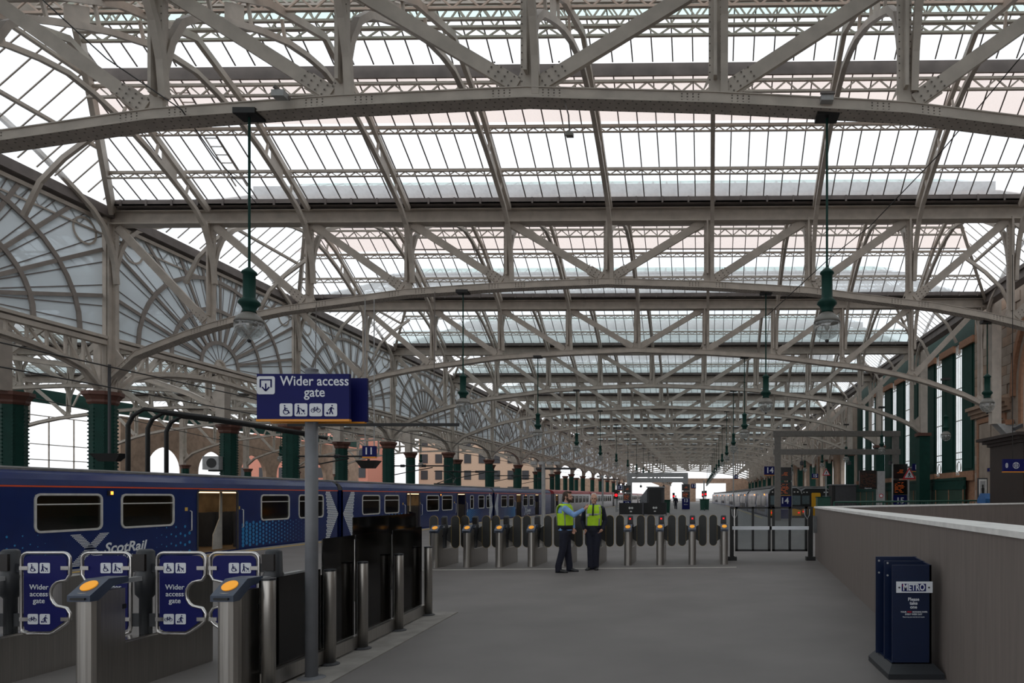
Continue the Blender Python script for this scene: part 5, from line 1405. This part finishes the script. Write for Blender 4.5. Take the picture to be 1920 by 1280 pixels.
# slack cable from the near truss down across the right roof
for pts, lab in (([(W(1920, 100, 12.4)), W(1760, 290, 14.5), W(1630, 425, 17), W(1560, 480, 19), W(1440, 590, 21)], 'thin black cable sloping down across the right half of the roof'),
                 ([W(80, 0, 11.9), W(200, 110, 12.0), W(340, 205, 12.0), W(400, 290, 14), W(480, 380, 17)], 'thin black cable crossing the upper left trusses')):
    b = MB(); b.tube(pts, .012, 5); tag(b.build('cable', M['cable']), lab, 'cable')
# cameras on the nearest truss
for x, y, lab in ((525, 178, 'pale security camera on the nearest lower girder at left'), (1550, 186, 'square junction box on the nearest lower girder above the right lamp')):
    p = W(x, y, 12.05); t = thing('girder_fitting', lab, 'camera' if x < 600 else 'junction box', p)
    b = MB(); b.cbox((0, 0, 0), .22, .16, .11); b.build('casing', M['pole_pale'], t)
    b = MB(); b.beam((-.05, -.1, .1), (.12, .1, -.02), .05, .05) if x < 600 else b.cbox((0, -.09, .06), .26, .04, .04); b.build('bracket', M['steel_dark'], t)
p = W(1068, 252, 12.1); t = thing('hanging_camera', 'small camera on a thin drop rod below the nearest girder', 'camera', p)
b = MB(); b.tube([(0, 0, .04), (-.02, 0, .35), (-.14, .1, .75)], .015, 6); b.build('rod', M['steel_dark'], t); b = MB(); b.cbox((0, 0, 0), .13, .1, .07); b.build('body', M['shade'], t)
# conduits across second truss (thin tie at z) and cross bracing rods
t = thing('tie_rod', 'long thin horizontal tie rod behind the second truss', 'tie rod', (0, 28.3, 0)); b = MB(); b.tube([(XC-9, 0, 12.0), (XC+14, 0, 12.05)], .025, 6); b.build('rod', M['steel_dark'], t)
# air conditioner on the rear column
p = W(400, 868, 33.5); t = thing('air_conditioner', 'pale air conditioning unit above the train roof', 'air conditioner', p)
b = MB(); b.box(-.4, .4, -.2, .2, -.33, .33); q_ = b.build('casing', M['pole_pale'], t); b = MB(); b.prism([(.24*cos(2*pi*k/16), .24*sin(2*pi*k/16)) for k in range(16)], .02, (1, 0, 0), (0, 0, 1), (.05, -.21, 0)); b.build('fan_grille', M['black'], q_)
b = MB(); b.box(-.4, .4, .2, .6, -.4, -.33); b.build('bracket', M['grey_box'], t)

# ------------------------------------------------------------------ people
def limb(pts, radii, sub=5):
    """closed tapering tube through joints, rounded at every joint"""
    P_, R_ = [], []
    pts = [Vector(p) for p in pts]
    for i in range(len(pts)-1):
        for k in range(sub):
            f_ = k/sub; P_.append(pts[i].lerp(pts[i+1], f_)); R_.append(radii[i]+(radii[i+1]-radii[i])*f_)
    P_.append(pts[-1]); R_.append(radii[-1])
    b = MB(); b.tube(P_, R_, 12); me = b.mesh('tmp', None)
    bm = bmesh.new(); bm.from_mesh(me)
    for p, r in zip(pts, radii): bmesh.ops.create_uvsphere(bm, u_segments=12, v_segments=8, radius=r, matrix=Matrix.Translation(p))
    bmesh.ops.recalc_face_normals(bm, faces=bm.faces[:]); bm.to_mesh(me); bm.free(); return me
def trunk(rings, tw):
    """rings of (centre, rx, ry): closed elliptical trunk"""
    Rt = Matrix.Rotation(tw, 4, 'Z'); b = MB(); n = 24
    for c, rx, ry in rings: b.v += [tuple(Vector(c)+Rt @ Vector((rx*cos(2*pi*k/n), ry*sin(2*pi*k/n), 0))) for k in range(n)]
    for i in range(len(rings)-1):
        for k in range(n): b.f.append((i*n+k, i*n+(k+1) % n, (i+1)*n+(k+1) % n, (i+1)*n+k))
    b.f.append(tuple(range(n))[::-1]); b.f.append(tuple((len(rings)-1)*n+k for k in range(n)))
    me = b.mesh('tmp', None); bm = bmesh.new(); bm.from_mesh(me); bmesh.ops.recalc_face_normals(bm, faces=bm.faces[:]); bm.to_mesh(me); bm.free(); return me
def remeshed(meshes, name, m, parent, vox=.008, smooth=2):
    bm = bmesh.new()
    for me in meshes: bm.from_mesh(me)
    me = bpy.data.meshes.new('tmp'); bm.to_mesh(me); bm.free(); o = bpy.data.objects.new('tmp', me); COL.objects.link(o)
    r = o.modifiers.new('r', 'REMESH'); r.mode = 'VOXEL'; r.voxel_size = vox; r.use_smooth_shade = True
    s_ = o.modifiers.new('s', 'SMOOTH'); s_.iterations = smooth; s_.factor = .5
    dg = bpy.context.evaluated_depsgraph_get(); dg.update()
    out = bpy.data.meshes.new_from_object(o.evaluated_get(dg)); bpy.data.objects.remove(o)
    out.materials.clear(); out.materials.append(m); out.name = name
    return link(name, out, parent)
def ell(c, r, rot=None, seg=16):
    bm = bmesh.new(); bmesh.ops.create_uvsphere(bm, u_segments=seg, v_segments=seg-4, radius=1)
    mt = Matrix.Translation(c) @ (rot or Matrix()) @ Matrix.Diagonal((r[0], r[1], r[2], 1)); bmesh.ops.transform(bm, matrix=mt, verts=bm.verts)
    me = bpy.data.meshes.new('tmp'); bm.to_mesh(me); bm.free(); return me
def person(label, loc, face, J, hands, style):
    """J: joint dict in local coords (world axes). face: yaw of the gaze, 0 = towards camera (-Y)"""
    t = thing('person', label, 'person', loc)
    H = J['head']; R = Matrix.Rotation(face, 4, 'Z')
    def hp(x, y, z): return Vector(H)+R @ Vector((x, y, z))
    V = {k: Vector(p) for k, p in J.items()}; tw = style['twist']
    def torso_rings(g=0.0, z_lo=0.0):
        p, w, c, n0 = V['pelvis'], V['waist'], V['chest'], V['neck0']
        return [(p-Vector((0, 0, .12)), .12+g, .10+g), (p, .165+g, .12+g), (w, .15+g, .11+g), (w.lerp(c, .6), .165+g, .12+g), (c, .175+g, .125+g), (c.lerp(n0, .45), .15+g, .105+g), (c.lerp(n0, .8), .09+g, .08+g), (n0, .065+g*.6, .065+g*.6)]
    ms = [trunk(torso_rings(), tw), limb([V['neck0']-Vector((0, 0, .05)), V['neck1'], Vector(H)], [.06, .054, .055])]
    for s_ in 'lr':
        ms.append(limb([V['hip'+s_], V['knee'+s_], V['ankle'+s_]], [.09, .058, .042])); ms.append(limb([V['ankle'+s_]-Vector((0, 0, .04)), (V['ankle'+s_]-Vector((0, 0, .045))).lerp(V['toe'+s_], .6)], [.03, .018]))
        inner = V['chest'].lerp(V['sh'+s_], .6)
        ms.append(limb([inner, V['sh'+s_], V['elb'+s_], V['wr'+s_]], [.06, .06, .042, .028]))
        ms.append(limb([V['wr'+s_], V['palm'+s_]], [.027, .033]))
    # head: skull, jaw, nose, ears
    ms.append(ell(hp(0, .01, .03), (.073, .095, .1), R)); ms.append(ell(hp(0, -.03, -.045), (.054, .06, .065), R)); ms.append(ell(hp(0, -.1, -.012), (.013, .02, .022), R))
    ms.append(ell(hp(0, -.078, -.095), (.024, .02, .018), R)); ms.append(ell(hp(0, -.088, .028), (.05, .012, .012), R)); ms.append(ell(hp(0, -.088, -.055), (.024, .012, .009), R))
    for sg in (-1, 1): ms.append(ell(hp(sg*.076, .01, -.005), (.012, .02, .03), R))
    # fingers
    for s_ in 'lr':
        p = Vector(J['palm'+s_]); d = Vector(hands[s_][0]).normalized(); side = Vector(hands[s_][1]).normalized(); n = d.cross(side)
        for k, ln in enumerate((.068, .076, .07, .055)):
            a = p+side*(.027-.018*k)+d*.01; curl = hands[s_][2]*(1+.15*k)
            e1 = a+d*ln*.5+n*curl*.012; e2 = e1+d*ln*.32+n*curl*.028
            if hands[s_][3] and k > 0: e1 = a+d*.03+n*.02; e2 = a+d*.01+n*.045      # folded fingers, index pointing
            ms.append(limb([a-d*.02, a+d*.01, e1, e2], [.011, .0105, .0095, .0085], 2))
        a = p+side*.025-d*.03; ms.append(limb([a, a+side*.03+d*.02+n*.01, a+side*.035+d*.055+n*.02], [.012, .011, .0095], 2))
    body = remeshed(ms, 'body', M['skin'], t, .008, 1)
    eye = MB()
    for sg in (-1, 1):
        q = ell(hp(sg*.03, -.089, .006), (.011, .007, .007), R, 8); q.materials.append(M['shoe']); link('eye', q, body)
        q = ell(hp(sg*.03, -.094, .026), (.018, .006, .005), R, 8); q.materials.append(M[style['hair']]); link('eyebrow', q, body)
    q = ell(hp(0, -.098, -.052), (.02, .004, .004), R, 8); q.materials.append(M['sign_red'] if False else M['rust']); link('mouth', q, body)
    # hair
    hr = [ell(hp(0, .03, .05), (.078, .092, .092), R), ell(hp(0, .06, -.0), (.07, .055, .07), R)]
    if style['hair'] == 'hair_brown': hr.append(ell(hp(0, -.045, .105), (.06, .045, .03), R)); hr += [ell(hp(sg*.07, -.01, .03), (.012, .03, .04), R) for sg in (-1, 1)]
    else: hr = [ell(hp(0, .032, .048), (.079, .092, .092), R), ell(hp(0, .06, -.0), (.074, .054, .062), R)]+[ell(hp(sg*.07, .0, .03), (.012, .035, .04), R) for sg in (-1, 1)]
    remeshed(hr, 'hair', M[style['hair']], t, .008, 1)
    if style.get('beard'):
        remeshed([ell(hp(0, -.045, -.075), (.055, .05, .045), R), ell(hp(0, -.082, -.085), (.03, .022, .03), R)]+[ell(hp(sg*.055, -.015, -.045), (.014, .03, .04), R) for sg in (-1, 1)], 'beard', M['hair_brown'], t, .008, 1)
    # trousers
    tr_ = [trunk([(V['pelvis']-Vector((0, 0, .13)), .13, .11), (V['pelvis'], .178, .135), (V['pelvis']+Vector((0, 0, .12)), .165, .125)], tw)]
    for s_ in 'lr':
        a_ = V['ankle'+s_]; tr_.append(limb([V['hip'+s_], V['knee'+s_], a_+Vector((0, 0, .06)), a_-Vector((0, 0, .035))], [.108, .084, .074, .072]))
    remeshed(tr_, 'trousers', M['navy_cloth'], t, .010, 3)
    # shirt / jacket
    sh_ = [trunk([(V['pelvis']+Vector((0, 0, -.02)), .18, .138)]+torso_rings(.012)[2:-1]+[(V['neck0']-Vector((0, 0, .01)), .066, .066)], tw)]
    for s_ in 'lr':
        inner = V['chest'].lerp(V['sh'+s_], .6)
        sh_.append(limb([inner, V['sh'+s_], V['elb'+s_], V['elb'+s_].lerp(V['wr'+s_], .93)], [.076, .076, .058, .044]))
    remeshed(sh_, 'shirt' if style['top'] == 'shirt_blue' else 'jacket', M[style['top']], t, .009, 2)
    b = MB(); nk = Vector(J['neck0']).lerp(Vector(J['neck1']), .35); b.path([nk+R @ Vector((.068*cos(2*pi*k/16), .068*sin(2*pi*k/16), .012*sin(2*pi*k/16))) for k in range(16)], .04, .012, (0, 0, 1), True); b.build('collar', M['shirt_blue'], t, True)
    # hi-vis vest
    w_, c_ = Vector(J['waist']), Vector(J['chest'])
    tw = style['twist']; Rt = Matrix.Rotation(tw, 4, 'Z')
    bm = bmesh.new(); rings = []
    zs = [(-.07, .182, .145), (.02, .182, .145), (.12, .186, .148), (.2, .194, .15), (.27, .2, .148), (.33, .19, .136), (.375, .165, .118), (.41, .115, .098)]
    n_ = 32
    def torso(k, z, rx, ry, grow=0):
        ctr = w_.lerp(c_, min(1.15, max(-.3, z/(c_.z-w_.z))))
        a = 2*pi*k/n_; sx = math.copysign(abs(cos(a))**.8, cos(a)); sy = math.copysign(abs(sin(a))**.8, sin(a))
        v = Rt @ Vector(((rx+grow)*sx, (ry+grow)*sy, 0)); return Vector((ctr.x+v.x, ctr.y+v.y, w_.z+z))
    b = MB(); o0 = 0
    for z, rx, ry in zs: b.v += [tuple(torso(k, z, rx, ry)) for k in range(n_)]
    for i in range(len(zs)-1):
        for k in range(n_):
            a = 2*pi*(k+.5)/n_
            if i in (3, 4, 5) and abs(cos(a)) > .93: continue     # arm holes
            b.f.append((i*n_+k, i*n_+(k+1) % n_, (i+1)*n_+(k+1) % n_, (i+1)*n_+k))
    vest = b.build('hi_vis_vest', M['hivis'], t, True)
    vest.data.materials[0] = M['hivis']
    b = MB()
    b.path([torso(k, -.04, .172, .137, .004) for k in range(n_)], .055, .006, (0, 0, 1), True)
    b.path([torso(k, .19, .19, .145, .004) for k in range(n_) if abs(cos(2*pi*k/n_)) < .88 and sin(2*pi*k/n_) < 0], .04, .006, (0, 0, 1))
    for kk in (20, 28, 4, 12):
        b.path([torso(kk, z, rx, ry, .004) for z, rx, ry in zs[:-1]], .045, .006, (Rt @ Vector((1, 0, 0))))
    b.build('reflective_tape', M['reflective'], vest, True)
    if style.get('tie'):
        b = MB(); f_ = [torso(24, z, rx, ry, .012) for z, rx, ry in zs]
        b.path([f_[7]+Vector((0, .0, .03)), f_[6], f_[5], f_[4], f_[3], f_[2]+Vector((0, 0, .04))], .034, .008, (1, 0, 0)); b.build('tie', M['navy_cloth'], t)
        b = MB(); b.cbox(tuple(torso(21, .17, .19, .145, .012)), .07, .01, .06); b.build('badge', M['white_paper'], vest)
        b = MB(); b.cbox(tuple(torso(27, .14, .18, .142, .012)), .08, .012, .09); b.build('pocket', M['hivis'], vest)
    b = MB(); b.path([torso(k, -.09, .168, .132, .004) for k in range(n_)], .14, .006, (0, 0, 1), True); b.build('lower_hem', M['navy_cloth'], vest, True)
    for s_ in 'lr':
        a, c = Vector(J['ankle'+s_]), Vector(J['toe'+s_]); d = (c-a); d.z = 0; d.normalize(); u = Vector((-d.y, d.x, 0)); 
        b = MB(); ol = [(-.07, .0), (-.06, .038), (0, .043), (.09, .042), (.16, .048), (.21, .035), (.225, 0)]
        ol = ol+[(p, -q) for p, q in ol[::-1][1:-1]]
        base = Vector((a.x, a.y, 0)); n2 = len(ol)
        hz = lambda p: .1 if p < .04 else (.075 if p < .12 else .05)
        b.v += [tuple(base+d*p+u*q+Vector((0, 0, .0))) for p, q in ol]+[tuple(base+d*p*.98+u*q*.98+Vector((0, 0, hz(p)*.6))) for p, q in ol]+[tuple(base+d*p*.85+u*q*.6+Vector((0, 0, hz(p)))) for p, q in ol]
        for L_ in range(2):
            for k in range(n2): b.f.append((L_*n2+k, L_*n2+(k+1) % n2, (L_+1)*n2+(k+1) % n2, (L_+1)*n2+k))
        b.f.append(tuple(range(n2))); b.f.append(tuple(2*n2+k for k in range(n2))); b.build('shoe', M['shoe'], t, True)
    return t
# man 1: turned to the right (+X), right arm raised and pointing at the other man
J1 = dict(pelvis=(.0, 0, .95), waist=(.0, 0, 1.12), chest=(-.01, 0, 1.36), neck0=(.0, 0, 1.52), neck1=(.03, 0, 1.58), head=(.055, 0, 1.68),
    hipl=(.0, .09, .88), kneel=(.03, .09, .49), anklel=(.07, .11, .09), toel=(.24, .08, .03),
    hipr=(-.01, -.09, .88), kneer=(-.04, -.1, .49), ankler=(-.13, -.12, .09), toer=(.04, -.15, .03),
    shl=(.02, .18, 1.43), elbl=(.10, .22, 1.17), wrl=(.16, .12, .98), palml=(.17, .08, .92),
    shr=(.03, -.17, 1.42), elbr=(.24, -.24, 1.28), wrr=(.45, -.22, 1.41), palmr=(.51, -.22, 1.45))
X1 = (1060-VX)/F*15.2
person('man in light blue shirt and yellow vest turned right, pointing with his raised arm', (X1, 15.2, 0), pi/2-.25, J1,
    {'l': ((.1, -.1, -1), (1, 0, 0), 1, False), 'r': ((.85, 0, .45), (0, .3, 1), 1, False)}, dict(hair='hair_brown', beard=True, top='shirt_blue', twist=pi/2-.5))
J2 = dict(pelvis=(.0, 0, .92), waist=(.0, .01, 1.09), chest=(.01, 0, 1.33), neck0=(.01, 0, 1.48), neck1=(.01, -.01, 1.54), head=(.01, -.02, 1.64),
    hipl=(.09, 0, .86), kneel=(.06, -.03, .48), anklel=(.05, .0, .09), toel=(.09, -.15, .03),
    hipr=(-.09, 0, .86), kneer=(-.06, -.04, .48), ankler=(-.06, -.05, .09), toer=(-.11, -.2, .03),
    shl=(.19, .01, 1.4), elbl=(.26, .07, 1.13), wrl=(.21, -.03, .93), palml=(.18, -.07, .90),
    shr=(-.18, .01, 1.4), elbr=(-.27, .07, 1.13), wrr=(-.2, -.03, .93), palmr=(-.17, -.07, .90))
X2 = (1113-VX)/F*15.75
person('white haired man in dark jacket, tie and yellow vest standing with hands at his pockets', (X2, 15.75, 0), .12, J2,
    {'l': ((-.3, -.2, -1), (0, -1, 0), 1.2, False), 'r': ((.3, -.2, -1), (0, -1, 0), 1.2, False)}, dict(hair='hair_grey', top='navy_cloth', twist=0.0, tie=True))
# distant walking person
t = thing('person', 'small distant person in dark clothes walking left of the platform 13 totem', 'person', ((1267-VX)/F*88, 88, 0))
def lm(g): return [trunk([((0, 0, .85), .13+g, .1+g), ((0, 0, 1.1), .15+g, .12+g), ((0, 0, 1.38), .18+g, .12+g), ((0, 0, 1.5), .07+g, .06+g)], 0), limb([(.08, 0, .88), (.1, -.2, .48), (.12, -.25, .08)], [.09+g, .07+g, .05+g]), limb([(-.08, 0, .88), (-.1, .08, .48), (-.1, .3, .1)], [.09+g, .07+g, .05+g]), limb([(.18, 0, 1.4), (.24, -.05, 1.15), (.26, -.12, .92)], [.06+g, .05+g, .035+g]), limb([(-.18, 0, 1.4), (-.24, .05, 1.15), (-.26, .12, .92)], [.06+g, .05+g, .035+g])]
remeshed(lm(0)+[ell((0, 0, 1.68), (.09, .1, .12)), limb([(0, 0, 1.45), (0, 0, 1.62)], [.06, .06])], 'body', M['skin'], t, .015, 1)
remeshed(lm(.02), 'coat', M['navy_cloth'], t, .015, 1)
q = ell((0, .02, 1.72), (.095, .1, .1)); q.materials.append(M['hair_brown']); link('hair', q, t)
